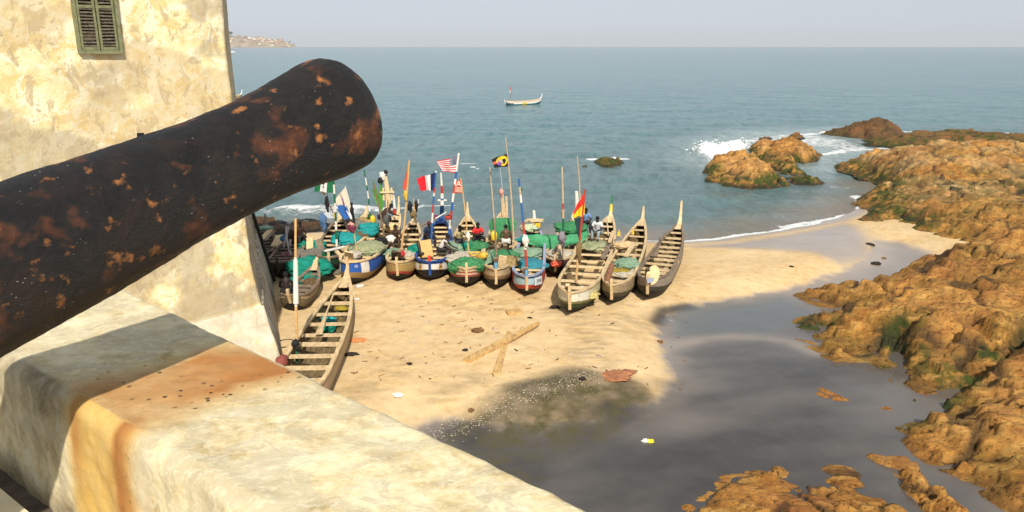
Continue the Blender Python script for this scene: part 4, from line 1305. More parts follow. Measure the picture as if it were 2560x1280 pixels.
    MB().add([(-lat(td, .95), td * L, zg(td) - .01), (lat(td, .95), td * L, zg(td) - .01), (lat(.97, .9), .97 * L, zg(.97) + .02), (-lat(.97, .9), .97 * L, zg(.97) + .02),
              (-lat(td, .95), td * L, zg(td) - .05), (lat(td, .95), td * L, zg(td) - .05), (lat(.97, .9), .97 * L, zg(.97) - .02), (-lat(.97, .9), .97 * L, zg(.97) - .02)],
             [(0, 1, 2, 3), (7, 6, 5, 4), (0, 4, 5, 1), (1, 5, 6, 2), (2, 6, 7, 3), (3, 7, 4, 0)]).build('foredeck', tmat or M_TAN, root)
    pmat = post or M_TAN
    sp_ = MB()
    sp_.beam((0, back * .75, zk(0) + .10), (0, -.06, zg(0) + .05), .10, .10)
    if isinstance(pmat, tuple):
        sp_.build('stem_post', pmat[0], root)
        MB().beam((0, -.065, zg(0) + .052), (0, -.09, zg(0) + .26), .115, .115).build('post_cap', pmat[1], root)
    else:
        sp_.beam((0, -.06, zg(0) + .051), (0, -.09, zg(0) + .24), .10, .10)
        sp_.build('stem_post', pmat, root)
    bpy.context.view_layer.update()
    B = dict(root=root, L=L, lat=lat, zg=zg, zk=zk, M=root.matrix_world.copy(), beam=beam)
    B['at'] = lambda t_, l=0.0, h=None: np.array(B['M'] @ Vector((l * beam / 2 * wf(t_), t_ * L, (zg(t_) if h is None else h))))
    BOATS[key] = B
    return B

HM = {}
HM['dugout'] = hull_mat('pale_bare_hull', [(0, TARB), (.18, (.20, .14, .075)), (.5, (.36, .25, .135)), (.8, (.44, .31, .17))], .5)
HM['grey'] = hull_mat('dark_weathered_hull', [(0, BLACK), (.5, (.035, .027, .020)), (.8, (.075, .055, .04))], .4, wornc=(.10, .07, .05))
HM['netboat'] = hull_mat('half_tarred_hull', [(0, BLACK), (.30, (.11, .085, .045)), (.75, (.30, .21, .11))], .4)
HM['green'] = hull_mat('dark_green_hull', [(0, BLACK), (.55, (.010, .045, .025)), (.92, (.30, .22, .12))], .3)
HM['blue'] = hull_mat('blue_and_white_hull', [(0, BLACK), (.24, (.26, .17, .065)), (.52, BLUE), (.95, (.42, .15, .09))], .25,
    panels=[(0.0, .045, (.02, .10, .42), .52, .93), (.045, .10, (.74, .70, .64), .5, .95), (.10, .24, (.02, .09, .38), .50, .93), (.24, .6, (.014, .055, .19), .50, .95), (.5, 1.1, (.06, .06, .035), .4, .97)], wornc=(.30, .19, .07), dirt=.25)
HM['tanred'] = hull_mat('tan_hull_with_red_waterline', [(0, BLACK), (.30, (.30, .045, .035)), (.46, (.36, .25, .09)), (.86, (.50, .37, .19))], .3)
HM['whiteblue'] = hull_mat('black_white_and_blue_hull', [(0, (.012, .013, .018)), (.52, WHITE), (.84, (.02, .05, .19))], .12, dirt=.15)
HM['blackred'] = hull_mat('black_and_red_striped_hull', [(0, BLACK), (.50, (.30, .07, .045)), (.62, (.60, .48, .36)), (.70, (.32, .08, .05)), (.80, (.56, .44, .30))], .35, wornc=(.5, .38, .22), dirt=.2)
HM['tanblack'] = hull_mat('tan_hull_with_tarred_bottom', [(0, BLACK), (.42, (.20, .13, .065)), (.62, (.46, .34, .21)), (.9, (.16, .12, .09))], .35)
HM['redblue'] = hull_mat('red_and_pale_blue_hull', [(0, BLACK), (.26, (.40, .045, .03)), (.50, SKYB), (.86, (.012, .05, .13))], .15, panels=[(.10, 1.1, (.38, .06, .035), .48, .9)], dirt=.15)
HM['black'] = hull_mat('black_hull', [(0, BLACK), (.7, (.03, .02, .025)), (.82, (.10, .045, .05))], .35, wornc=(.36, .22, .12))
HM['mossy'] = hull_mat('moss_and_white_hull', [(0, BLACK), (.22, (.030, .045, .014)), (.44, (.17, .15, .055)), (.66, (.52, .47, .30)), (.9, (.40, .31, .18))], .55, panels=[(-.1, .07, (.66, .63, .52), .56, .93)], wornc=(.24, .20, .07))
HM['tarry'] = hull_mat('tarred_and_tan_hull', [(0, BLACK), (.34, (.06, .05, .030)), (.56, (.30, .225, .13)), (.86, (.40, .30, .19))], .6, wornc=(.12, .095, .05))
HM['tarry2'] = hull_mat('tarred_grey_hull', [(0, BLACK), (.36, (.045, .042, .026)), (.62, (.26, .21, .16)), (.88, (.36, .29, .22))], .55, wornc=(.10, .085, .045))

BLUEP = mat_simple('blue_paint', BLUE, .6, .25, 8, .2)
WHITEP = mat_simple('white_paint', (.74, .73, .70), .6, .12, 8, .2)
REDP = mat_simple('red_paint', (.52, .05, .03), .6, .2, 8, .2)
ORNG = mat_simple('orange_paint', (.55, .20, .11), .7, .2, 8, .2)
GRNP = mat_simple('green_paint', (.02, .17, .07), .6, .25, 8, .2)
SKYP = mat_simple('pale_blue_paint', (.10, .30, .48), .6, .2, 8, .2)
LILAC = mat_simple('faded_blue_gunwale_paint', (.30, .33, .46), .7, .25, 10, .2)
YELP = mat_simple('yellow_paint', (.75, .50, .03), .6, .15, 8, .2)

canoe('front', 'bare pale canoe nearest the parapet with a paddle across its thwarts', (706, 1010), (868, 690), 1.62, HM['dugout'], nthw=10, tipz=.42, h0=.84, zN=1.65, zF=1.75)
canoe('man', 'small half-tarred canoe with the dark seated man at its stern', (722, 735), (790, 662), 1.15, HM['netboat'], inner=M_INNERD, gmat=M_GREYW, tmat=M_GREYW, nthw=6, tipz=.25, h0=.62, zN=1.40, zF=1.35)
canoe('old_a', 'dark weathered canoe close to the castle, leftmost of all', (650, 632), (664, 560), 1.22, HM['grey'], inner=M_INNERD, gmat=M_GREYW, tmat=M_GREYW, nthw=8, tipz=.45, prow=M_GREYW, post=M_OLDW, h0=.7, zN=1.45, zF=1.4)
canoe('old_b', 'dark weathered canoe holding curved white poles, second from the castle', (693, 657), (748, 572), 1.35, HM['grey'], inner=M_INNERD, gmat=M_GREYW, tmat=M_GREYW, nthw=9, tipz=.35, prow=M_OLDW, post=M_OLDW, h0=.72, zN=1.5, zF=1.4)
canoe('green', 'dark green-sterned canoe under the green and white striped poles', (822, 645), (850, 555), 1.55, HM['green'], inner=M_INNERD, nthw=8, tipz=.5, h0=.78, zN=1.5, zF=1.45, gmat=M_GREYW)
canoe('teal', 'canoe filled with turquoise nets between the green one and the blue one', (868, 628), (916, 545), 1.45, HM['grey'], inner=M_INNERD, nthw=7, tipz=.35, h0=.78, zN=1.5, zF=1.45)
canoe('blue', 'blue canoe with white panel and orange gunwale, bow beside the bare pale canoe', (868, 657), (993, 548), 1.66, HM['blue'], nthw=9, tipz=.9, h0=1.0, zN=1.75, zF=1.7, gmat=M_TAN2, tmat=M_TAN2, nt_=.62, ne=1.15)
canoe('tanred', 'tan canoe with a red waterline, next to the blue canoe', (992, 657), (1036, 562), 1.40, HM['tanred'], nthw=8, tipz=.7, tmat=M_TAN2, h0=.84)
canoe('white', 'black and white canoe with a blue rim and orange ring emblems', (1074, 655), (1104, 558), 1.66, HM['whiteblue'], nthw=9, tipz=.8, gmat=BLUEP, tmat=M_TAN2, post=(BLUEP, REDP), prow=(BLUEP, WHITEP, BLUEP), h0=.86)
canoe('stripe', 'black canoe with a red and white striped bow and a green net on its bow', (1166, 672), (1169, 552), 1.60, HM['blackred'], nthw=9, tipz=.65, tmat=M_TAN2, h0=.86)
canoe('tarp', 'tan canoe with a tarred bottom and a green net sheet in its far end', (1240, 674), (1257, 540), 1.50, HM['tanblack'], nthw=8, tipz=.95, h0=.9, post=(M_TAN, SKYP))
canoe('redblue', 'red and pale blue canoe with a lettered white board on its bow', (1317, 692), (1335, 566), 1.46, HM['redblue'], nthw=9, tipz=.35, gmat=LILAC, tmat=M_TAN2, post=(M_TAN, SKYP), h0=.84)
canoe('black', 'small black canoe behind the mossy one, half hidden under the long green net', (1388, 650), (1432, 560), 1.42, HM['black'], inner=M_INNERD, nthw=7, tipz=.3, h0=.78)
canoe('mossy', 'biggest canoe, mossy hull with white bow boards and a green tipped prow', (1424, 733), (1524, 550), 1.78, HM['mossy'], nthw=11, tipz=1.0, tmat=M_TAN2, prow=(M_TAN2, YELP, GRNP), h0=.92, zN=1.7, zF=1.75)
canoe('tarry', 'tan canoe with a log in its stern, second from the right', (1529, 713), (1604, 560), 1.40, HM['tarry'], nthw=9, tipz=.62, h0=.86)
canoe('right', 'rightmost beached canoe with a grey gunwale and a round wooden board', (1619, 700), (1697, 570), 1.46, HM['tarry2'], nthw=11, tipz=1.05, h0=.86, gmat=M_GREYW, tmat=M_TAN, prow=M_TAN2)

# canoe on the water
def boat_at_sea(key, label, px0, px1, py, beam, hm):
    B = canoe(key, label, (px0, py), (px1, py - 3), beam, hm, nthw=10, tipz=.85, h0=.85, zN=.8, zF=.8, group=None, gmat=M_TAN2, tmat=M_TAN2, prow=WHITEP, post=WHITEP)
    B['root'].location.z = -.22
    B['root'].rotation_euler.x = 0
    bpy.context.view_layer.update()
    B['M'] = B['root'].matrix_world.copy()
    return B
HM['sea'] = hull_mat('white_and_blue_sea_hull', [(0, (.02, .03, .05)), (.42, (.10, .30, .34)), (.56, WHITE), (.72, (.62, .46, .36)), (.9, WHITE)], .1, panels=[(.44, .56, (.60, .45, .02), .3, .75), (.0, .2, (.02, .06, .12), .5, .7)], dirt=.1)
Bs = boat_at_sea('sea', 'white and blue canoe afloat alone on the open sea', 1262, 1352, 252, 1.5, HM['sea'])
boat_at_sea('sea2', 'small planked canoe afloat just past the castle corner', 566, 604, 240, 1.3, HM['tanblack'])

# ------------------------------------------------------------------ lettering and emblems
def text_part(name, body, size, mat, parent, loc, rot, extrude=.003):
    cu = bpy.data.curves.new(name, 'FONT')
    cu.body = body; cu.size = size; cu.extrude = extrude; cu.resolution_u = 2
    cu.align_x = 'CENTER'; cu.align_y = 'CENTER'
    o = bpy.data.objects.new(name + '_curve', cu)
    col.objects.link(o)
    bpy.context.view_layer.update()
    me = bpy.data.meshes.new_from_object(o.evaluated_get(bpy.context.evaluated_depsgraph_get()))
    col.objects.unlink(o); bpy.data.objects.remove(o)
    me.name = name
    p = link(name, me, mat, parent)
    p.location = loc; p.rotation_euler = rot
    return p

def side_frame(B, t_, u, sgn):
    """point and rotation for something laid flat on the hull side"""
    lat, zg, zk, L = B['lat'], B['zg'], B['zk'], B['L']
    zf = lambda tt, uu: zk(tt) + (zg(tt) - zk(tt)) * uu ** 1.1
    P = lambda tt, uu: Vector((sgn * lat(tt, uu), tt * L, zf(tt, uu)))
    p = P(t_, u)
    ex = (P(t_ + .02, u) - P(t_ - .0 if t_ < .02 else t_ - .02, u)).normalized() * (1 if sgn > 0 else -1)
    ey = (P(t_, u + .08) - P(t_, u - .08)).normalized()
    ez = ex.cross(ey).normalized()
    ey = ez.cross(ex)
    Mx = Matrix((ex, ey, ez)).transposed()
    return p + ez * .018, Mx.to_euler()
def hull_text(key, body, size, mat, t_, u, sgn=1):
    B = BOATS[key]
    p, r = side_frame(B, t_, u, sgn)
    return text_part('lettering', body, size, mat, B['root'], p, r)
INK = mat_simple('black_lettering', (.05, .04, .04), .8, .2, 9, 0)
PALEINK = mat_simple('pale_lettering', (.55, .60, .68), .8, .2, 9, 0)
# white board on the red and pale blue canoe
B = BOATS['redblue']
p, r = side_frame(B, .055, .70, 1)
bd = MB().box((0, 0, 0), (.72, .30, .02)).build('name_board', mat_simple('pale_board', (.60, .66, .70), .7, .15, 6, .1), B['root'])
bd.location, bd.rotation_euler = p, r
text_part('lettering', 'EEABE', .17, INK, bd, (.06, 0, .013), (0, 0, 0), .002)
hull_text('blue', 'ER', .16, PALEINK, .022, .80)
hull_text('blue', 'A U', .24, PALEINK, .33, .78)
# orange ring emblems on the white bow
B = BOATS['white']
for sgn in (-1, 1):
    p, r = side_frame(B, .042, .70, sgn)
    ring_ = MB()
    n = 18
    for r0, r1, mi_ in ((.0, .065, 0), (.065, .125, 1), (.125, .15, 0)):
        vv, ff = [], []
        for k in range(n):
            a = 2 * math.pi * k / n
            vv += [(r0 * math.cos(a) * .8, r0 * math.sin(a), .002 * mi_), (r1 * math.cos(a) * .8, r1 * math.sin(a), .002 * mi_)]
        for k in range(n): ff.append((2 * k, 2 * k + 1, (2 * ((k + 1) % n)) + 1, 2 * ((k + 1) % n)))
        ring_.add(vv, ff, mi_)
    e_ = ring_.build('ring_emblem', [INK, mat_simple('amber_paint', (.62, .33, .06), .7, .15, 9, 0)], B['root'])
    e_.location, e_.rotation_euler = p, r

# ------------------------------------------------------------------ loose gear helper functions
def net_mat(name, c, c2, alpha=None):
    t = NT(name)
    v = t.co('Object')
    n = t.noise(v, 3.5, 9, .7, .8)
    n2 = t.noise(t.co('Object', (1, 1, 3)), 16, 8, .75, .6)
    cc = t.ramp(n2, [(.32, tuple(x * .30 for x in c)), (.5, c), (.66, c2)])
    cc = t.mix(t.ramp(n, [(.5, 0.0), (.68, .7)]), cc, c2)
    t.bump(t.math('ADD', n2, t.noise(v, 50, 4, .7)), .9, .04)
    return t.out(cc, .9, spec=.15)
N_TEAL = net_mat('teal_net', (.012, .27, .19), (.03, .36, .27))
N_TURQ = net_mat('turquoise_net', (.02, .34, .33), (.05, .44, .44))
N_GREEN = net_mat('green_net', (.05, .25, .10), (.13, .36, .17))
N_PALE = net_mat('pale_green_net', (.36, .40, .22), (.50, .48, .30))
N_MINT = net_mat('mint_net', (.24, .40, .27), (.40, .48, .34))
N_GREY = net_mat('grey_net', (.21, .19, .155), (.31, .28, .23))
N_WHITE = net_mat('cream_sheet', (.58, .52, .41), (.68, .62, .50))
N_OCHRE = net_mat('ochre_net', (.40, .27, .11), (.52, .40, .20))
N_BROWN = net_mat('brown_net', (.16, .10, .05), (.26, .18, .09))

def heap(label, px, py, z, r, mat, seed=0, name='fishing_net', cat='net', amp=.30, fr=2.0, extra=(), group=None):
    p = G(px, py, z)
    o = empty(name, tuple(p), 0, label, cat, group) if False else None
    r = (r[0] * .92, r[1] * .92, r[2] * .66)
    p = p - np.array((0, 0, .13))
    m = MB().blob((0, 0, 0), r, seed, amp, fr, 40, 22, fold=.42)
    for (dx, dy, dz, rx, ry, rz_) in extra:
        m.blob((dx, dy, dz), (rx, ry, rz_ * .75), seed + 5 + dx, amp, fr, 32, 18, fold=.42)
    o = m.build(name, mat, None, True)
    o.location = tuple(p)
    o.rotation_euler.z = .3 * math.sin(seed)
    return setp(o, label, cat, group)

def plank(label, a, b, w, h, mat, name='plank', cat='plank', up=(0, 0, 1), taper=1.0):
    a, b = np.array(a, float), np.array(b, float)
    o = MB().beam((0, 0, 0), tuple(b - a), w, h, up=up, w2=w * taper).build(name, mat)
    o.location = tuple(a)
    return setp(o, label, cat)

def inboat(px, py, z=1.35):
    return G(px, py, z)
# ================================================================== poles and flags
def solid(name, c, rough=.8):
    return mat_simple(name, c, rough, .08, 4, .15, 40, .004)
F_RED, F_WHITE, F_NAVY = solid('flag_red', (.60, .012, .022)), solid('flag_white', (.78, .76, .75)), solid('flag_navy', (.012, .018, .085))
F_GREEN, F_YEL, F_BLK = solid('flag_green', (.010, .13, .05)), solid('flag_yellow', (.80, .52, .02)), solid('flag_black', (.012, .011, .011))
F_ORNG, F_PUR, F_CREAM = solid('flag_orange_red', (.62, .10, .055)), solid('flag_purple', (.24, .10, .42)), solid('flag_cream', (.66, .55, .42))
F_BLUE, F_DKGRN, F_PALEW = solid('flag_blue', (.03, .12, .36)), solid('flag_dark_green', (.012, .045, .05)), solid('flag_offwhite', (.72, .70, .70))
F_BROWN = solid('flag_brown_print', (.18, .12, .05))
P_BAMB = wood_mat('bamboo', (.58, .37, .16), (.34, .20, .08), .2)
P_STICK = wood_mat('peeled_stick', (.50, .38, .25), (.28, .20, .12), .3)
P_BRN = wood_mat('brown_stick', (.22, .14, .09), (.10, .06, .04), .4)
P_WHITE, P_BLUE, P_RED, P_GREEN = solid('pole_white', (.70, .66, .60)), solid('pole_blue', (.03, .11, .33)), solid('pole_red', (.42, .045, .03)), solid('pole_green', (.012, .11, .05))
CLOTH_BLK, CLOTH_WHT = solid('black_cloth', (.014, .013, .015)), solid('white_cloth', (.70, .66, .60))
CLOTH_PINK, CLOTH_BLUE = solid('pink_cloth', (.60, .30, .24)), solid('blue_cloth', (.07, .14, .27))
CLOTH_MAR = solid('maroon_cloth', (.16, .03, .06))

def pole(label, base_px, top_px, z0, bands, rad=.035, cat='pole', name='pole', bend=.02, rtop=None, n=8):
    """upright stick; bands = [(fraction, material)] from the bottom"""
    A = G(*base_px, z0)
    B_ = PY(top_px[0], top_px[1], A[1])
    root = empty(name, tuple(A), 0, label, cat)
    prev, mats = 0.0, []
    pts, mis, rads = [], [], []
    d = B_ - A
    bx = bend * np.linalg.norm(d)
    pt = lambda f: tuple(d * f + np.array((bx * math.sin(f * math.pi), 0, 0)))
    fr = [0.0]
    for f, m in bands:
        k = max(1, int((f - prev) * 9 + .5))
        if m not in mats: mats.append(m)
        for i in range(k):
            fr.append(prev + (f - prev) * (i + 1) / k); mis.append(mats.index(m))
        prev = f
    mis.append(mis[-1])
    rt = rad * .7 if rtop is None else rtop
    MB().tube([pt(f) for f in fr], [rad + (rt - rad) * f for f in fr], n, mis=mis).build('shaft', mats, root)
    return dict(root=root, A=A, d=d, pt=lambda f: A + np.array(pt(f)), Y=A[1])

def flag(P, corners, colf, mats, nu=24, nv=16, wave=.10, waves=1.6, sag=.0, name='flag', seed=0, label=None):
    """cloth through four corners: hoist top, hoist bottom, fly bottom, fly top (photo points at the pole's distance)"""
    ht_, hb, fb, ft = [PY(c[0], c[1], P['Y']) for c in corners]
    v, f, mi = [], [], []
    W = np.linalg.norm((ft + fb) / 2 - (ht_ + hb) / 2)
    for j in range(nv + 1):
        for i in range(nu + 1):
            u, w = i / nu, j / nv
            p = (ht_ * (1 - u) + ft * u) * (1 - w) + (hb * (1 - u) + fb * u) * w
            ph = u * waves * 2 * math.pi + w * 1.1 + seed
            p = p + np.array((0, math.sin(ph) * wave * W * min(1, u * 2.5), math.sin(ph + .8) * wave * .28 * W * min(1, u * 2) - sag * math.sin(u * math.pi) * (1 - w * .6)))
            v.append(tuple(p - P['A']))
    for j in range(nv):
        for i in range(nu):
            f.append((j * (nu + 1) + i, j * (nu + 1) + i + 1, (j + 1) * (nu + 1) + i + 1, (j + 1) * (nu + 1) + i))
            mi.append(colf((i + .5) / nu, (j + .5) / nv))
    o = mesh(name, v, f, mats, P['root'], True, mi)
    if label: o['label'] = label
    return o

def rag(P, px, py, r, mat, seed=0, name='rag', dy=-.05):
    """a bunch of cloth tied on the pole"""
    p = PY(px, py, P['Y']) - P['A']
    m = MB().blob((p[0], p[1] + dy, p[2]), r, seed, .55, 1.8, 14, 9)
    m.blob((p[0] + r[0] * .3, p[1] + dy * 1.4, p[2] - r[2] * .9), (r[0] * .55, r[1] * .6, r[2] * .7), seed + 3, .5, 2, 10, 7)
    return m.build(name, mat, P['root'], True)

stripe = lambda a, b, n, s=0: [((i + 1) / n, a if (i + s) % 2 == 0 else b) for i in range(n)]

# tall bamboo wrapped in white, in the bare pale canoe
p = pole('tall bamboo pole wrapped in white cloth, standing in the bare pale canoe', (743, 905), (739, 546), 1.25, [(.11, P_GREEN), (.40, P_BAMB), (.66, P_WHITE), (.69, P_BLUE), (.74, P_WHITE), (1, P_BAMB)], .045, bend=-.004)
rag(p, 740, 858, (.11, .10, .13), CLOTH_BLK, 2)
MB().tube([tuple(p['pt'](.42) - p['A']), tuple(p['pt'](.72) - p['A'])], [.075, .06], 9).build('cloth_wrap', P_WHITE, p['root'])
# green-white-green flag
p = pole('green and white striped pole with the green, white and green flag', (842, 620), (833, 438), 1.3, stripe(P_WHITE, P_GREEN, 8), .055, bend=.005)
def nig(u, v):
    if .42 < u < .60 and .25 < v < .78 and ((u - .51) / .07) ** 2 + ((v - .5) / .24) ** 2 < 1 and (abs(u - .51) < .025 or v > .62 or v < .42): return 2
    return 0 if u < .33 or u > .69 else 1
flag(p, [(833, 445), (832, 482), (786, 478), (790, 448)], nig, [F_GREEN, F_PALEW, F_BROWN], wave=.07, name='flag')
# thin brown pole with rags
p = pole('thin brown pole hung with black and blue rags, left of the striped poles', (843, 558), (805, 476), 1.35, [(.3, F_YEL), (1, P_BRN)], .035)
rag(p, 818, 506, (.10, .08, .32), CLOTH_BLK, 4)
rag(p, 809, 480, (.16, .08, .05), F_BROWN, 5)
p = pole('short post draped with a dark blue garment in the dark green canoe', (806, 575), (808, 545), 1.3, [(1, P_BRN)], .04)
rag(p, 808, 552, (.20, .14, .36), CLOTH_BLUE, 6)
# white and blue pennant
p = pole('white pole with the cream and blue flag hanging from its tip', (886, 572), (863, 466), 1.35, [(.2, P_BLUE), (1, P_WHITE)], .035)
flag(p, [(863, 468), (878, 528), (852, 540), (838, 497)], lambda u, v: 1 if v > .56 + .16 * math.sin(u * 5) and u > .2 else (2 if .38 < u < .62 and .25 < v < .75 and abs((u - .38) - (v - .3) * .35) < .1 else 0), [F_CREAM, F_BLUE, F_PUR], wave=.10, seed=1, label='cream and blue flag')
flag(p, [(878, 528), (884, 548), (856, 546), (840, 520)], lambda u, v: 1 if u > .35 else 0, [F_PALEW, F_BLUE], 14, 8, wave=.12, seed=2, name='flag_tail')
# black carved post
p = pole('black carved post wrapped in maroon cloth at the turquoise net canoe', (887, 585), (879, 512), 1.35, [(.35, P_BRN), (1, CLOTH_BLK)], .06, name='post', cat='post')
MB().blob(tuple(p['pt'](1.0) - p['A'] + np.array((0, 0, .04))), (.07, .07, .09), 1, .2).build('finial', CLOTH_BLK, p['root'], True)
rag(p, 880, 526, (.09, .08, .20), CLOTH_BLK, 9)
p = pole('bamboo pole with a maroon and cream rag, standing in the blue canoe bow', (893, 642), (880, 560), 1.55, [(1, P_BAMB)], .03)
rag(p, 879, 568, (.17, .12, .14), CLOTH_MAR, 10)
rag(p, 879, 561, (.13, .10, .10), CLOTH_PINK, 11)
# green and white striped pole
p = pole('long green and white striped pole right of the cannon muzzle', (926, 562), (910, 424), 1.35, [(.16, P_WHITE), (.24, P_GREEN), (.36, P_WHITE), (.48, P_GREEN), (.62, P_WHITE), (.72, P_GREEN), (.86, P_WHITE), (1, P_GREEN)], .042)
rag(p, 925, 541, (.12, .1, .14), solid('bottle_green_cloth', (.02, .09, .03)), 12)
# tall timber prow ornament of the blue canoe with a bundle and palm leaves
p = pole('tall timber post topped with a black and white bundle, blue canoe prow', (972, 530), (963, 441), 2.0, [(1, M_TAN2)], .16, name='post', cat='post', rtop=.10, n=6)
rag(p, 957, 437, (.17, .14, .17), CLOTH_WHT, 14)
rag(p, 964, 430, (.11, .1, .10), CLOTH_BLK, 15)
rag(p, 951, 452, (.12, .08, .14), CLOTH_BLK, 16)
for dx in (-.20, .20):
    q = p['pt'](.5) - p['A']
    MB().beam((q[0] + dx, q[1], q[2] - .3), (q[0] + dx, q[1], q[2] + .32), .09, .1).build('side_timber', M_TAN2, p['root'])
MB().beam((q[0] - .34, q[1] - .12, q[2] + .12), (q[0] + .34, q[1] - .12, q[2] + .14), .07, .08).build('cross_timber', M_TAN2, p['root'])
M_PALM = mat_simple('palm_leaf', (.10, .30, .05), .6, .3, 7, .2)
lf = empty('palm_frond', tuple(G(954, 530, 2.0)), 0, 'bright green palm frond tied beside the tall timber post', 'palm leaf')
A0 = G(954, 530, 2.0)
for (tx, ty) in ((932, 444), (953, 452), (931, 466), (944, 480)):
    q = PY(tx, ty, A0[1]) - A0
    v = []; side = np.array((q[2], 0, -q[0])); side /= np.linalg.norm(side)
    f = []
    for i in range(8):
        s = i / 7
        w = .10 * math.sin(math.pi * (.12 + .86 * s)) 
        c_ = q * s + np.array((0, -.18 * s * s, -.06 * s * s))
        v += [tuple(c_ - side * w), tuple(c_ + side * w), tuple(c_ + np.array((0, .04, -.02)))]
    for i in range(7):
        b = i * 3
        f += [(b, b + 2, b + 5, b + 3), (b + 2, b + 1, b + 4, b + 5)]
    mesh('leaf', v, f, M_PALM, lf, True)
p = pole('slanting brown stick rising out of the blue canoe', (960, 592), (933, 458), 1.7, [(1, P_BRN)], .05)
p = pole('slim grey stick leaning in the far end of the blue canoe', (962, 575), (970, 500), 1.75, [(1, M_GREYW)], .035)
rag(p, 966, 548, (.16, .14, .22), solid('grey_rag', (.09, .09, .08)), 18)
p = pole('white painted fish-tail post on the blue canoe prow', (986, 535), (984, 488), 2.0, [(.3, P_RED), (1, P_WHITE)], .10, name='post', cat='post', rtop=.035)
# bamboo with red flag
p = pole('long bamboo pole with a furled orange-red flag and yellow rag', (1002, 640), (1023, 400), 1.4, [(1, P_BAMB)], .05, bend=.008)
flag(p, [(1021, 420), (1015, 478), (1006, 470), (1014, 440)], lambda u, v: 0, [F_ORNG], 10, 14, wave=.2, seed=2)
flag(p, [(1022, 404), (1020, 422), (1014, 440), (1019, 410)], lambda u, v: 0, [solid('mustard_cloth', (.42, .26, .05))], 6, 8, wave=.2, name='upper_rag')
rag(p, 1014, 487, (.09, .08, .17), solid('ochre_rag', (.55, .38, .06)), 20)
# dark tufts on the prow of the tan and red canoe
p = pole('short stick hung with a black tuft on the tan and red canoe prow', (1037, 548), (1033, 496), 2.0, [(1, P_BAMB)], .03)
rag(p, 1025, 515, (.12, .1, .20), CLOTH_BLK, 21)
rag(p, 1034, 535, (.16, .12, .16), F_BROWN, 22)
p = pole('slanting white stick with a black cloth on the tan and red canoe prow', (1040, 540), (1046, 498), 2.0, [(1, P_WHITE)], .035)
rag(p, 1040, 512, (.10, .09, .22), CLOTH_BLK, 23)
# blue white red flag
p = pole('red, white and blue striped pole flying the blue, white and red flag', (1077, 634), (1090, 427), 1.4, [(.38, P_BLUE), (.50, P_WHITE), (.60, P_RED), (.70, P_BLUE), (.74, P_WHITE), (.80, P_RED), (.98, P_BLUE), (1, P_WHITE)], .05, bend=-.008)
flag(p, [(1090, 431), (1087, 476), (1052, 476), (1042, 446)], lambda u, v: 0 if u < .30 else (1 if u < .58 else 2), [F_NAVY, F_PALEW, F_RED], wave=.09, seed=.5)
# red and white prow post
p = pole('thick red and white post on the prow of the black and white canoe', (1104, 545), (1102, 432), 1.9, [(.28, P_BLUE), (.40, P_WHITE), (.44, P_BLUE), (.55, P_WHITE), (.72, P_RED), (1, P_WHITE)], .12, name='post', cat='post', rtop=.035)
q = p['pt'](.40) - p['A']
MB().beam((q[0] - .22, q[1], q[2]), (q[0] + .22, q[1], q[2]), .07, .07).build('cross_timber', P_WHITE, p['root'])
for sx in (-.24, .24):
    q = p['pt'](.0) - p['A']
    MB().blob((q[0] + sx * 1.3, q[1] - .1, q[2] + .06), (.15, .1, .12), 3, .4).build('cloth_tuft', CLOTH_MAR if sx < 0 else P_RED, p['root'], True)
p = pole('long white boom lying across the black and white canoe', (1053, 566), (1116, 530), 1.75, [(.55, P_BRN), (1, P_WHITE)], .04, name='boom', cat='boom')
# stars and stripes
p = pole('red, white and blue striped pole flying the stars and stripes', (1121, 606), (1147, 383), 1.45, [(.16, P_BLUE), (.26, P_WHITE), (.36, P_RED), (.46, P_BLUE), (.56, P_WHITE), (.66, P_RED), (.72, P_WHITE), (.80, P_BLUE), (.98, P_WHITE), (1, P_WHITE)], .065, bend=-.006)
def usa(u, v):
    if u < .42 and v < .54:
        a, b = u / .42 * 6, v / .54 * 5
        for da, db in ((0, 0), (.5, .5)):
            if abs((a - da) % 1 - .5) < .16 and abs((b - db) % 1 - .5) < .17: return 2
        return 1
    return 0 if int(v * 13) % 2 == 0 else 2
flag(p, [(1147, 389), (1142, 432), (1108, 429), (1091, 404)], usa, [F_RED, F_NAVY, F_PALEW], 60, 52, wave=.06, waves=1.1, seed=1.2)
# orange-red flag with white lettering
p = pole('thin stick flying the orange-red flag with white lettering', (1172, 640), (1152, 446), 1.4, [(1, P_BAMB)], .035, bend=.012)
flag(p, [(1152, 448), (1158, 483), (1134, 483), (1138, 456)], lambda u, v: 0, [F_ORNG], 14, 12, wave=.04, seed=3)
tx = PY(1145, 460, p['Y']) - p['A']
text_part('lettering', 'IA', .30, F_WHITE, p['root'], (tx[0], tx[1] - .10, tx[2] + .02), (R(90), R(4), 0))
for k, yy in enumerate((468, 473, 477)):
    a_, b_ = PY(1138, yy, p['Y']) - p['A'], PY(1155, yy + 1, p['Y']) - p['A']
    m = MB()
    for i in range(6):
        s0, s1 = i / 6 + .02, (i + .72) / 6 
        m.beam(tuple(a_ + (b_ - a_) * s0 + np.array((0, -.10, 0))), tuple(a_ + (b_ - a_) * s1 + np.array((0, -.10, 0))), .01, .055)
    m.build('lettering', F_CREAM, p['root'])
rag(p, 1170, 588, (.09, .08, .16), CLOTH_WHT, 25)
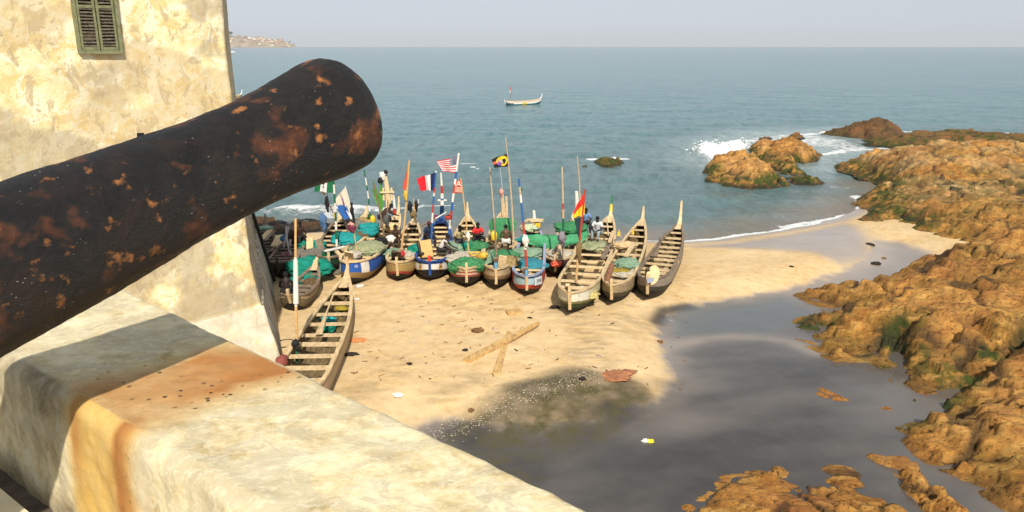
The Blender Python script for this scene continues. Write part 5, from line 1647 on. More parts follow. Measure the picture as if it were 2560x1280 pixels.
# tarp canoe
pole('bare slim stick left of the black flag', (1238, 590), (1224, 418), 1.5, [(1, P_STICK)], .042, bend=.006)
p = pole('very tall stick flying the black flag with a yellow and purple emblem', (1284, 600), (1264, 343), 1.5, [(1, P_STICK)], .052, bend=.010, rtop=.02)
def blk(u, v):
    x, y = (u - .42) / .36, (v - .48) / .44
    r = math.hypot(x, y)
    if r < 1.0:
        if x > .25 and y > .15: return 2
        if r > .72: return 1
        if y < -.35: return 1
        if x > .55: return 3
        if -.5 < x + y * .3 < -.1: return 0
        if y > .45: return 1
        return 4 if (x * x + y * y) < .35 and y < .3 and x > -.2 else 0
    if u > .76 and .35 < v < .6: return 3
    return 0
flag(p, [(1270, 383), (1272, 416), (1236, 419), (1229, 398)], blk, [F_BLK, F_YEL, F_PUR, F_ORNG, F_CREAM], 40, 32, wave=.05, seed=.4)
p = pole('carved prow timber with a pink cap on the green sheet canoe', (1259, 542), (1254, 486), 2.0, [(1, M_TAN)], .13, name='post', cat='post', rtop=.07, n=6)
rag(p, 1253, 480, (.12, .1, .14), CLOTH_PINK, 27)
q = p['pt'](.5) - p['A']
MB().beam((q[0] + .20, q[1], q[2] - .6), (q[0] + .16, q[1], q[2] + .45), .11, .1).build('side_timber', M_TAN, p['root'])
pole('thin wire-like rod above the pink capped prow timber', (1257, 520), (1250, 420), 2.1, [(1, P_WHITE)], .012)
pole('dark stick with a yellow float in the green sheet canoe', (1240, 668), (1234, 545), 1.4, [(1, M_GREYW)], .05)
# blue, red and white pole
p = pole('blue, red and white pole flying a tiny green flag at the lettered canoe', (1318, 690), (1297, 447), 1.45, [(.10, P_STICK), (.28, P_RED), (.44, P_WHITE), (.56, P_RED), (.76, P_BLUE), (.84, P_WHITE), (.92, P_STICK), (1, P_BLUE)], .055, bend=.006)
flag(p, [(1299, 466), (1301, 482), (1307, 476), (1307, 472)], lambda u, v: 0, [solid('teal_cloth', (.01, .14, .11))], 6, 6, wave=.1)
rag(p, 1313, 600, (.13, .11, .17), CLOTH_WHT, 29)
pole('white board standing on the prow of the red and pale blue canoe', (1335, 555), (1334, 526), 1.9, [(1, P_WHITE)], .09, name='post', cat='post', rtop=.07, n=4)
# black canoe poles
p = pole('bare stick with a red band rising behind the long green net', (1408, 652), (1405, 417), 1.35, [(.32, P_STICK), (.46, P_GREEN), (.56, P_BAMB), (.62, P_RED), (1, P_STICK)], .05, bend=.006)
rag(p, 1405, 595, (.16, .12, .26), solid('navy_and_white_rag', (.20, .18, .20)), 31)
pole('thick white post behind the red, yellow and green flag', (1441, 560), (1441, 478), 1.4, [(1, P_WHITE)], .10, name='post', cat='post', rtop=.09)
pole('tall thin stick behind the thick white post', (1449, 560), (1443, 391), 1.4, [(1, P_STICK)], .04)
# red yellow green flag
p = pole('leaning pole flying the red, yellow and green flag', (1440, 702), (1463, 473), 1.5, [(.3, P_BAMB), (.45, P_BRN), (1, P_RED)], .05, bend=-.004)
flag(p, [(1463, 476), (1461, 545), (1433, 543), (1433, 530)], lambda u, v: 0 if v < .42 + .1 * u else (1 if v < .9 + .1 * u else 2), [solid('bright_red_cloth', (.68, .03, .02)), F_YEL, F_DKGRN], wave=.09, seed=1)
flag(p, [(1461, 545), (1450, 602), (1447, 600), (1434, 543)], lambda u, v: 0, [F_DKGRN], 10, 12, wave=.1, seed=1, name='flag_tail')
rag(p, 1447, 625, (.11, .10, .30), F_BROWN, 33)
for (bx, by, tx_, ty_, lb) in ((1553, 596, 1548, 574, 'yellow pennant on a short stick beside the mossy canoe gunwale'), (1580, 594, 1584, 570, 'yellow pennant on a short stick inside the second canoe from the right')):
    p = pole(lb, (bx, by), (tx_, ty_), 1.5, [(1, P_STICK)], .02, name='pennant', cat='pennant')
    flag(p, [(tx_, ty_), (tx_ + 2, ty_ + 16), (tx_ - 6, ty_ + 16), (tx_ - 4, ty_ + 8)], lambda u, v: 0, [F_YEL], 6, 6, wave=.1)
# mast of the boat at sea
p = pole('mast with a faded red and white flag in the canoe on the open sea', (1275, 248), (1277, 216), .9, [(1, P_BRN)], .06, name='mast', cat='mast')
flag(p, [(1277, 217), (1276.5, 232), (1274.5, 232), (1275, 219)], lambda u, v: 1 if v > .5 else 0, [F_ORNG, F_PALEW], 6, 8, wave=.1)
# ================================================================== nets, planks and other gear in the canoes
heap('teal net heaped in the small canoe beside the dark seated man', 762, 690, 1.30, (.50, .60, .38), N_TEAL, 1, extra=((.15, 1.3, .15, .75, .6, .42), (.55, 1.1, .1, .5, .5, .3)))
heap('brown net folds on top of the teal net, nearer the canoe side', 775, 697, 1.35, (.26, .36, .20), N_BROWN, 2)
heap('big grey net draped between the small canoe and the blue canoe', 836, 664, .85, (1.05, .85, .62), N_GREY, 3, amp=.2, extra=((-1.05, .55, .25, .85, .75, .55), (.65, .1, .0, .6, .7, .5)))
heap('teal net over the stern of the dark green canoe, left side', 780, 607, 1.35, (.62, .45, .28), N_TEAL, 4, extra=((-.5, .3, -.15, .5, .4, .2),))
heap('turquoise net spread in the canoe left of the blue one', 868, 592, 1.45, (.68, .8, .30), N_TURQ, 5, amp=.2, extra=((-.5, .5, .0, .4, .5, .2), (.4, 1.2, .1, .45, .7, .22)))
heap('grey-brown net rolled behind the turquoise net', 902, 583, 1.5, (.36, .45, .25), N_BROWN, 6)
heap('turquoise net bundle below the long green and white striped pole', 922, 562, 1.5, (.50, .6, .28), N_TURQ, 7)
heap('orange floats and line piled beside the striped pole', 912, 549, 1.6, (.42, .4, .28), N_OCHRE, 8, name='float_heap', cat='floats')
heap('pale grey net piled behind the orange floats', 893, 558, 1.5, (.5, .5, .35), N_GREY, 9)
heap('pale green net filling the blue canoe', 918, 614, 1.75, (.70, .85, .36), N_PALE, 10, amp=.15)
heap('cream net bunch at the bow of the blue canoe', 885, 632, 1.75, (.28, .35, .30), N_WHITE, 11)
heap('black sack lying in the blue canoe', 952, 596, 1.80, (.28, .26, .22), CLOTH_BLK, 12, name='sack', cat='sack')
heap('cream sailcloth heaped at the far end of the blue canoe', 976, 560, 1.8, (.36, .45, .24), mat_simple('straw_sailcloth', (.62, .47, .22), .9, .15, 6, .3), 13, name='sailcloth', cat='sailcloth')
heap('white knot of cloth on the gunwale of the blue canoe', 976, 590, 1.85, (.20, .17, .22), CLOTH_WHT, 14, name='cloth', cat='cloth')
heap('mint green net in the tan and red canoe', 983, 625, 1.45, (.40, .5, .22), N_MINT, 15)
heap('cream net in the stern of the tan and red canoe', 1012, 632, 1.45, (.45, .45, .24), N_WHITE, 16)
heap('red and black bundle on the pole in the tan and red canoe', 1002, 627, 1.75, (.17, .15, .18), mat_simple('red_bundle', (.45, .03, .03), .8, .5, 9, .2), 17, name='bundle', cat='bundle')
heap('teal net over the left gunwale of the black and white canoe', 1047, 616, 1.55, (.45, .5, .30), N_TEAL, 18)
heap('mint net in the middle of the black and white canoe', 1126, 612, 1.5, (.55, .7, .28), N_MINT, 19)
heap('cream sheet over the stern of the red-striped canoe', 1164, 638, 1.60, (.80, .85, .26), N_WHITE, 20, amp=.15, name='sheet', cat='sheet')
heap('bright green net piled on the bow of the red-striped canoe', 1166, 655, 1.70, (.66, .42, .38), N_GREEN, 21, extra=((.42, .1, -.05, .35, .35, .28), (-.4, .05, -.05, .3, .3, .25)))
heap('green net in the red-striped canoe under the red shirted man', 1184, 608, 1.45, (.62, .8, .25), N_GREEN, 22)
heap('small teal net bundle between the two men in the red-striped canoe', 1166, 606, 1.6, (.22, .22, .18), N_TEAL, 23)
heap('mint net hanging over the gunwale of the green sheet canoe', 1219, 640, 1.5, (.28, .9, .35), N_MINT, 24)
heap('green net heap behind the bow of the green sheet canoe', 1258, 632, 1.55, (.62, .7, .26), N_GREEN, 25)
heap('ochre net with orange floats at the bow of the green sheet canoe', 1268, 648, 1.65, (.46, .5, .32), N_OCHRE, 26)
heap('bunch of mint floats hanging off the right bow of the green sheet canoe', 1290, 655, 1.4, (.22, .4, .42), N_MINT, 27)
heap('blue cloth cover over gear in the red and pale blue canoe', 1328, 654, 1.55, (.62, .6, .30), mat_simple('blue_green_tarpaulin', (.03, .19, .24), .8, .2, 6, .25), 28, amp=.15, name='cover', cat='tarpaulin')
heap('pale green net behind the blue cover', 1318, 625, 1.5, (.70, .7, .24), N_MINT, 29)
heap('turquoise net on the far half of the red and pale blue canoe', 1338, 592, 1.6, (.75, .55, .22), N_TURQ, 30)
heap('cabbage-like white and green bundle at the far end of the red and pale blue canoe', 1321, 564, 1.85, (.38, .3, .24), mat_simple('leafy_bundle', (.45, .50, .32), .9, .5, 14, .3), 31, name='bundle', cat='bundle')
heap('crushed straw hat on the prow of the red and pale blue canoe', 1336, 545, 2.1, (.42, .25, .14), mat_simple('straw', (.50, .40, .24), .9, .3, 9, .3), 32, name='basket', cat='basket')
heap('red and orange cloth on the stern of the black canoe', 1391, 652, 1.5, (.22, .2, .16), mat_simple('orange_red_cloth', (.60, .10, .05), .8, .3, 8, .2), 33, name='cloth', cat='cloth')
heap('cream net folded in the black canoe', 1398, 628, 1.5, (.55, .6, .2), N_WHITE, 34)
heap('beige net lying in the mossy canoe', 1487, 607, 1.35, (.60, .75, .20), N_PALE, 35)
heap('straw coloured ropes trailing over the bow of the mossy canoe', 1466, 728, 1.35, (.42, .4, .22), mat_simple('straw_rope', (.50, .42, .16), .9, .4, 18, .4), 36, name='rope_heap', cat='rope')
heap('pale green net heap in the second canoe from the right', 1568, 652, 1.5, (.48, .6, .26), N_MINT, 37)
heap('olive tarpaulin roll in the second canoe from the right', 1548, 672, 1.5, (.42, .28, .18), mat_simple('olive_tarpaulin', (.26, .19, .02), .85, .3, 7, .3), 38, name='tarpaulin', cat='tarpaulin')
heap('cream net below the olive roll', 1562, 678, 1.45, (.5, .4, .16), N_WHITE, 39)
heap('tan sack lying across the second canoe from the right', 1562, 605, 1.6, (.55, .3, .2), mat_simple('tan_sack', (.55, .40, .22), .9, .2, 6, .25), 40, name='sack', cat='sack')
heap('turquoise plastic sheet between the thwarts of the bare pale canoe', 812, 790, 1.25, (.36, .20, .12), mat_simple('turquoise_sheet', (.02, .36, .36), .6, .3, 6, .2), 41, name='sheet', cat='sheet')
heap('dark green net in the bottom of the bare pale canoe', 806, 812, 1.08, (.36, .62, .14), N_TEAL, 42)
heap('mustard net scrap under the third thwart of the bare pale canoe', 852, 762, 1.2, (.28, .2, .10), mat_simple('mustard_net', (.34, .26, .03), .9, .4, 12, .3), 43)
heap('green and white cloth on the prow of the leftmost weathered canoe', 664, 563, 1.75, (.32, .2, .12), mat_simple('green_white_cloth', (.25, .40, .30), .9, .7, 9, .2), 44, name='cloth', cat='cloth')
heap('purple and pink washing in the second weathered canoe', 716, 630, 1.4, (.22, .3, .16), mat_simple('pink_washing', (.24, .10, .11), .9, .5, 9, .2), 45, name='washing', cat='cloth')
heap('dark clutter of clothes beside the curved white poles', 735, 585, 1.6, (.42, .5, .40), mat_simple('dark_clothes', (.035, .022, .018), .9, .4, 7, .2), 46, name='clothes_heap', cat='clothes')

# long green net hung from canoe to canoe
a, b = G(1318, 596, 1.7), G(1470, 584, 1.75)
v, f = [], []
nu, nv = 34, 12
for i in range(nu + 1):
    s = i / nu
    for j in range(nv + 1):
        w = j / nv * 2 - 1
        p = a * (1 - s) + b * s
        th = w * 1.9
        rad = (.28 + .05 * math.sin(s * 9) + .14 * math.sin(math.pi * s)) * (.6 + .4 * math.sin(math.pi * min(1, s * 1.1 + .05)))
        fold = .06 * math.sin(w * 11 + s * 14) + .05 * noise3(Vector((s * 9, w * 2, 4)))
        v.append((p[0] - a[0] + .04 * math.sin(w * 9), p[1] - a[1] + math.sin(th) * (rad + fold) * .9, p[2] - a[2] + math.cos(th) * (rad + fold) - .28 * math.sin(math.pi * s) - .1))
for i in range(nu):
    for j in range(nv):
        f.append((i * (nv + 1) + j, (i + 1) * (nv + 1) + j, (i + 1) * (nv + 1) + j + 1, i * (nv + 1) + j + 1))
M_LONGNET = net_mat('bright_green_net', (.07, .36, .16), (.15, .48, .26))
o = mesh('fishing_net', v, f, M_LONGNET, None, True)
o.location = tuple(a)
setp(o, 'long bright green net stretched from canoe to canoe right of centre', 'net')
heap('darker green net bunched behind the right end of the long green net', 1428, 563, 1.95, (.7, .5, .4), N_GREEN, 48)

# upright green sheet in the far end of the green sheet canoe
a, b = G(1256, 600, 1.3), G(1257, 548, 2.15)
v, f = [], []
for i in range(15):
    s = i / 14
    wd = .78 * (math.sin(math.pi * (.18 + .70 * (1 - s)))) ** .8 * (1 - .35 * s)
    for j in range(11):
        w = j / 10 * 2 - 1
        p = a * (1 - s) + b * s - a
        v.append((p[0] + w * wd, p[1] - .18 * math.cos(w * 1.4) + .05 * math.sin(w * 7 + s * 5), p[2] + .35 * math.sin(math.pi * s) + .10 * (1 - w * w)))
for i in range(14):
    for j in range(10): f.append((i * 11 + j, i * 11 + j + 1, (i + 1) * 11 + j + 1, (i + 1) * 11 + j))
o = mesh('net_sheet', v, f, N_GREEN, None, True); o.location = tuple(a)
setp(o, 'green net sheet stretched up the far end of the tan tarred canoe', 'net')

# paddles, planks, logs in the canoes
def paddle(label, a, b, mat=M_TAN2, w=.09, blade=.16):
    a, b = np.array(a), np.array(b)
    root = empty('paddle', tuple(a), 0, label, 'paddle')
    d = b - a
    MB().beam((0, 0, 0), tuple(d * .55), .05, .045).build('shaft', mat, root)
    MB().beam(tuple(d * .5501), tuple(d), .07, .03, w2=blade).build('blade', mat, root)
    return root
BF = BOATS['front']
pa, pb = G(834, 735, 1.60), G(797, 835, 1.60)
paddle('long wooden paddle lying over the thwarts of the bare pale canoe', pa, pb, M_TAN, blade=.22)
rp = MB()
for k in range(12):
    a0_, a1_ = k / 11 * 2 * math.pi, (k + 1) / 11 * 2 * math.pi
rp.tube([(.13 * math.cos(q), .10 * math.sin(q), .02 * math.sin(3 * q)) for q in np.linspace(0, 6.2, 16)], .022, 6)
o = rp.build('rope_coil', P_STICK); o.location = tuple(G(836, 733, 1.66)); setp(o, 'pale rope coil round the top of the paddle', 'rope')
lp = [G(798, 752, 1.62), G(806, 757, 1.56), G(815, 762, 1.52), G(824, 766, 1.5)]
o = MB().tube([tuple(q - lp[0]) for q in lp], .016, 5).build('rope', P_WHITE); o.location = tuple(lp[0]); setp(o, 'thin white rope from the left gunwale of the bare pale canoe', 'rope')
lp = [G(876, 748, 1.6), G(874, 772, 1.3), G(864, 797, .95), G(860, 817, .78), G(864, 826, .76)]
o = MB().tube([tuple(q - lp[0]) for q in lp], .018, 5).build('rope', M_OLDW); o.location = tuple(lp[0]); setp(o, 'dark rope hanging down the right side of the bare pale canoe', 'rope')
th_ = np.linspace(.4, 5.2, 14)
o = MB().tube([(.28 * math.cos(q), .36 * math.sin(q), .02) for q in th_], .022, 6).build('rope_loop', M_BLACK); o.location = tuple(G(713, 860, .74)); setp(o, 'black rope loop on the sand left of the bare pale canoe', 'rope')
o = MB().blob((0, 0, 0), (.17, .20, .20), 3, .35).build('rag', solid('rust_rag', (.22, .06, .045)), None, True); o.location = tuple(G(704, 905, 1.6)); setp(o, 'rust-red rag on the near end of the bare pale canoe', 'cloth')
plank('first of two grey boards lying across the leftmost weathered canoe', G(652, 600, 1.5), G(676, 575, 1.55), .26, .05, M_TAN)
plank('second of two grey boards lying across the leftmost weathered canoe', G(661, 601, 1.5), G(684, 577, 1.5), .24, .05, M_GREYW)
plank('pale board wedged upright at the bow of the second weathered canoe', G(686, 615, 1.5), G(696, 595, 1.55), .30, .05, M_TAN)
for k, (x0, y0, xm, ym, x1, y1) in enumerate(((716, 566, 714, 600, 728, 638), (722, 568, 712, 600, 709, 622), (726, 600, 726, 615, 722, 628))):
    pts = [G(x0, y0, 2.2 - .1 * k), G(xm, ym, 1.9), G(x1, y1, 1.45)]
    cur = [(pts[0] * (1 - s) + pts[1] * s) * (1 - s) + (pts[1] * (1 - s) + pts[2] * s) * s for s in np.linspace(0, 1, 9)]
    o = MB().tube([tuple(q - cur[0]) for q in cur], .045, 7).build('curved_pole', solid('bleached_pole_%s' % 'abc'[k], (.36, .30, .29))); o.location = tuple(cur[0])
    setp(o, ('tallest curved white pole in the second weathered canoe', 'middle curved white pole in the second weathered canoe', 'shortest curved white pole in the second weathered canoe')[k], 'pole')
o = MB().blob((0, 0, 0), (.17, .17, .15), 2, .08).build('bowl', solid('bowl_blue', (.03, .16, .32)), None, True); o.location = tuple(G(709, 596, 1.75)); setp(o, 'small blue bowl in the second weathered canoe', 'bowl')
plank('tall stern board with two bolt holes at the dark green canoe', G(775, 632, 1.1), G(775, 594, 1.75), .30, .07, M_TAN2, up=(0, 1, 0))
plank('slanting grey board leaning in the dark green canoe', G(808, 640, 1.1), G(796, 598, 1.75), .28, .06, M_GREYW, up=(0, 1, 0))
plank('white-painted board end on the dark green canoe', G(812, 628, 1.6), G(862, 616, 1.6), .16, .05, P_WHITE)
plank('dark green board along the stern of the dark green canoe', G(806, 637, 1.45), G(850, 622, 1.45), .05, .28, F_GREEN)
plank('brown plank leaning out of the blue canoe bow to the left', G(858, 648, 1.45), G(841, 628, 1.65), .16, .08, M_TAN)
plank('pale round-topped board at the blue canoe bow', G(873, 652, 1.55), G(872, 630, 2.05), .34, .05, M_TAN2, up=(0, 1, 0))
plank('dark brown block standing in the stern of the tan and red canoe', G(985, 648, 1.45), G(985, 628, 1.95), .20, .12, M_OLDW, up=(0, 1, 0))
plank('brown round-topped board in the stern of the tan and red canoe', G(996, 648, 1.45), G(997, 628, 1.95), .26, .06, M_GREYW, up=(0, 1, 0), taper=.6)
plank('tall yellow plank standing in the bow of the black and white canoe', G(1070, 642, 1.5), G(1063, 600, 2.2), .46, .07, mat_simple('yellow_plank', (.66, .43, .17), .8, .15, 6, .2), up=(0, 1, 0))
plank('brown log leaning out of the bow of the black and white canoe', G(1056, 637, 1.6), G(1046, 608, 1.95), .15, .15, M_OLDW)
plank('tan plank standing at the bow of the green sheet canoe', G(1252, 668, 1.5), G(1258, 640, 2.0), .30, .06, M_TAN2, up=(0, 1, 0))
plank('brown board standing at the bow of the green sheet canoe', G(1240, 668, 1.5), G(1240, 645, 1.95), .17, .08, M_GREYW, up=(0, 1, 0))
plank('brown board standing at the bow of the red and pale blue canoe', G(1313, 690, 1.5), G(1313, 669, 1.9), .20, .08, M_GREYW, up=(0, 1, 0))
plank('pale board laid along the right gunwale of the red and pale blue canoe', G(1360, 660, 1.55), G(1362, 610, 1.75), .10, .07, LILAC)
plank('first loose board in the black canoe', G(1384, 632, 1.55), G(1396, 612, 1.6), .14, .05, M_GREYW)
plank('second loose board in the black canoe', G(1394, 634, 1.55), G(1402, 613, 1.6), .14, .05, M_TAN)
plank('grey plank laid along the right side of the mossy canoe, nearer one', G(1508, 645, 1.62), G(1522, 612, 1.65), .20, .05, M_GREYW)
plank('grey plank laid along the right side of the mossy canoe, farther one', G(1524, 605, 1.66), G(1534, 578, 1.7), .16, .05, M_TAN)
plank('thin stick leaning across the far thwarts of the mossy canoe', G(1521, 588, 1.65), G(1517, 548, 1.85), .06, .06, P_STICK)
plank('white signboard with worn paint at the bow of the mossy canoe', G(1425, 737, 1.25), G(1458, 724, 1.35), .05, .30, WHITEP)
plank('blue painted corner board at the bow of the mossy canoe', G(1415, 719, 1.72), G(1420, 722, 1.72), .10, .22, BLUEP)
plank('tan stump of wood at the bow of the mossy canoe', G(1418, 722, 1.7), G(1419, 712, 1.95), .14, .10, M_TAN, up=(0, 1, 0))
o = MB().tube([(0, 0, 0), (.30, .95, .48)], [.13, .10], 12).build('log', mat_simple('reddish_log', (.22, .10, .055), .85, .35, 9, .3)); o.location = tuple(G(1516, 710, 1.5)); setp(o, 'reddish log leaning in the stern of the second canoe from the right', 'log')
plank('plank lying lengthwise in the second canoe from the right', G(1565, 640, 1.62), G(1584, 610, 1.68), .20, .05, M_TAN)
paddle('grey paddle lying over the thwarts of the rightmost beached canoe', G(1661, 585, 1.72), G(1636, 640, 1.7), M_GREYW, blade=.24)
# round board in the right-hand canoe
n = 18
vv = [(.24 * math.cos(2 * math.pi * k / n), -.02, .38 * math.sin(2 * math.pi * k / n)) for k in range(n)] + [(.24 * math.cos(2 * math.pi * k / n), .03, .38 * math.sin(2 * math.pi * k / n)) for k in range(n)]
ff = [tuple(range(n)), tuple(range(2 * n - 1, n - 1, -1))] + [((k + 1) % n, k, n + k, n + (k + 1) % n) for k in range(n)]
o = mesh('round_board', vv, ff, M_TAN2); o.location = tuple(G(1632, 688, 1.75)); o.rotation_euler = (R(-18), R(14), R(-12)); setp(o, 'oval wooden board propped in the stern of the rightmost canoe', 'board')
plank('dark upright board beside the oval board in the rightmost canoe', G(1618, 695, 1.5), G(1619, 672, 2.0), .15, .10, M_OLDW, up=(0, 1, 0))
plank('blue and white painted board across the stern of the rightmost canoe', G(1617, 703, 1.62), G(1632, 699, 1.66), .06, .16, LILAC)
plank('short block sticking out of the right side of the rightmost canoe', G(1688, 655, 1.2), G(1694, 654, 1.2), .16, .10, M_TAN)

# plastic containers
def jerrycan(label, px, py, z, mat, s=1.0, rz=0.3, lie=False):
    p = G(px, py, z)
    e = empty('jerry_can', tuple(p), rz, label, 'jerry can')
    b = MB()
    prof_ = [(0, .86), (.03, 1), (.62, 1), (.74, .86), (.84, .55)]
    vv, ff = [], []
    for zz, k in prof_:
        for a in range(12):
            q = 2 * math.pi * a / 12
            cx_ = math.copysign(abs(math.cos(q)) ** .55, math.cos(q)); cy_ = math.copysign(abs(math.sin(q)) ** .55, math.sin(q))
            vv.append((cx_ * .16 * k * s, cy_ * .13 * k * s, zz * .52 * s))
    for i in range(len(prof_) - 1):
        for a in range(12): ff.append((i * 12 + a, i * 12 + (a + 1) % 12, (i + 1) * 12 + (a + 1) % 12, (i + 1) * 12 + a))
    ff += [tuple(range(11, -1, -1)), tuple(4 * 12 + a for a in range(12))]
    b.add(vv, ff).build('body', mat, e, True)
    MB().tube([(0, 0, .435 * s), (0, 0, .50 * s)], .035 * s, 9).build('cap', mat, e)
    MB().tube([(-.10 * s, 0, .37 * s), (-.05 * s, 0, .47 * s), (.05 * s, 0, .47 * s), (.10 * s, 0, .37 * s)], .018 * s, 6).build('handle', mat, e)
    if lie: e.rotation_euler = (R(70), 0, rz)
    return e
PLY = mat_simple('yellow_plastic', (.78, .52, .02), .45, .08, 4, .05, spec=.5)
PLO = mat_simple('amber_plastic', (.70, .42, .05), .5, .15, 6, .1, spec=.5)
jerrycan('yellow jerry can at the far end of the red and pale blue canoe', 1343, 572, 1.35, PLY, .95)
jerrycan('amber jerry can lying in the red-striped canoe', 1197, 642, 1.65, PLO, 1.0, .9, True)
jerrycan('yellow jerry can behind the orange floats near the blue canoe', 932, 556, 1.5, PLY, .75)
jerrycan('yellow jerry can beside the shirtless man in the green sheet canoe', 1235, 600, 1.6, PLY, .9, .2)
# crate in the red-striped canoe
cr_ = empty('crate', tuple(G(1190, 648, 1.5)), .4, 'yellow plastic crate at the bow of the red-striped canoe', 'crate')
for z in (0, .12, .24):
    for dx, dy, sx, sy in ((0, -.2, .5, .025), (0, .2, .5, .025), (-.25, 0, .025, .4), (.25, 0, .025, .4)):
        MB().box((dx, dy, z), (sx, sy, .06)).build('slat', PLO, cr_)

# ================================================================== people
SK1 = mat_simple('dark_brown_skin', (.060, .030, .018), .55, .15, 5, .05, spec=.4)
SK2 = mat_simple('very_dark_skin', (.022, .013, .010), .6, .15, 5, .05, spec=.35)
SK3 = mat_simple('brown_skin', (.105, .048, .024), .55, .15, 5, .05, spec=.4)
HAIR = mat_simple('black_hair', (.010, .009, .008), .9, .2, 30, .3)
def skin_mesh(joints, edges, root, sub=1):
    me = bpy.data.meshes.new('skin_src')
    names = list(joints)
    names.remove(root); names = [root] + names
    ix = {n: i for i, n in enumerate(names)}
    me.from_pydata([joints[n][0] for n in names], [(ix[a], ix[b]) for a, b in edges if a in ix and b in ix], [])
    o = bpy.data.objects.new('skin_src', me)
    col.objects.link(o)
    md = o.modifiers.new('Skin', 'SKIN'); md.use_smooth_shade = True
    for n in names:
        r = joints[n][1]
        sv = me.skin_vertices[0].data[ix[n]]
        sv.radius = r if isinstance(r, tuple) else (r, r)
        sv.use_root = (n == root)
    s2 = o.modifiers.new('Sub', 'SUBSURF'); s2.levels = sub; s2.render_levels = sub
    bpy.context.view_layer.update()
    m2 = bpy.data.meshes.new_from_object(o.evaluated_get(bpy.context.evaluated_depsgraph_get()))
    col.objects.unlink(o); bpy.data.objects.remove(o)
    return m2

def join_mb(me, mb):
    bm = bmesh.new(); bm.from_mesh(me)
    vs_ = [bm.verts.new(p) for p in mb.v]
    for q in mb.f:
        try: bm.faces.new([vs_[i] for i in q])
        except ValueError: pass
    for f_ in bm.faces: f_.smooth = True
    bm.to_mesh(me); bm.free()
    return me

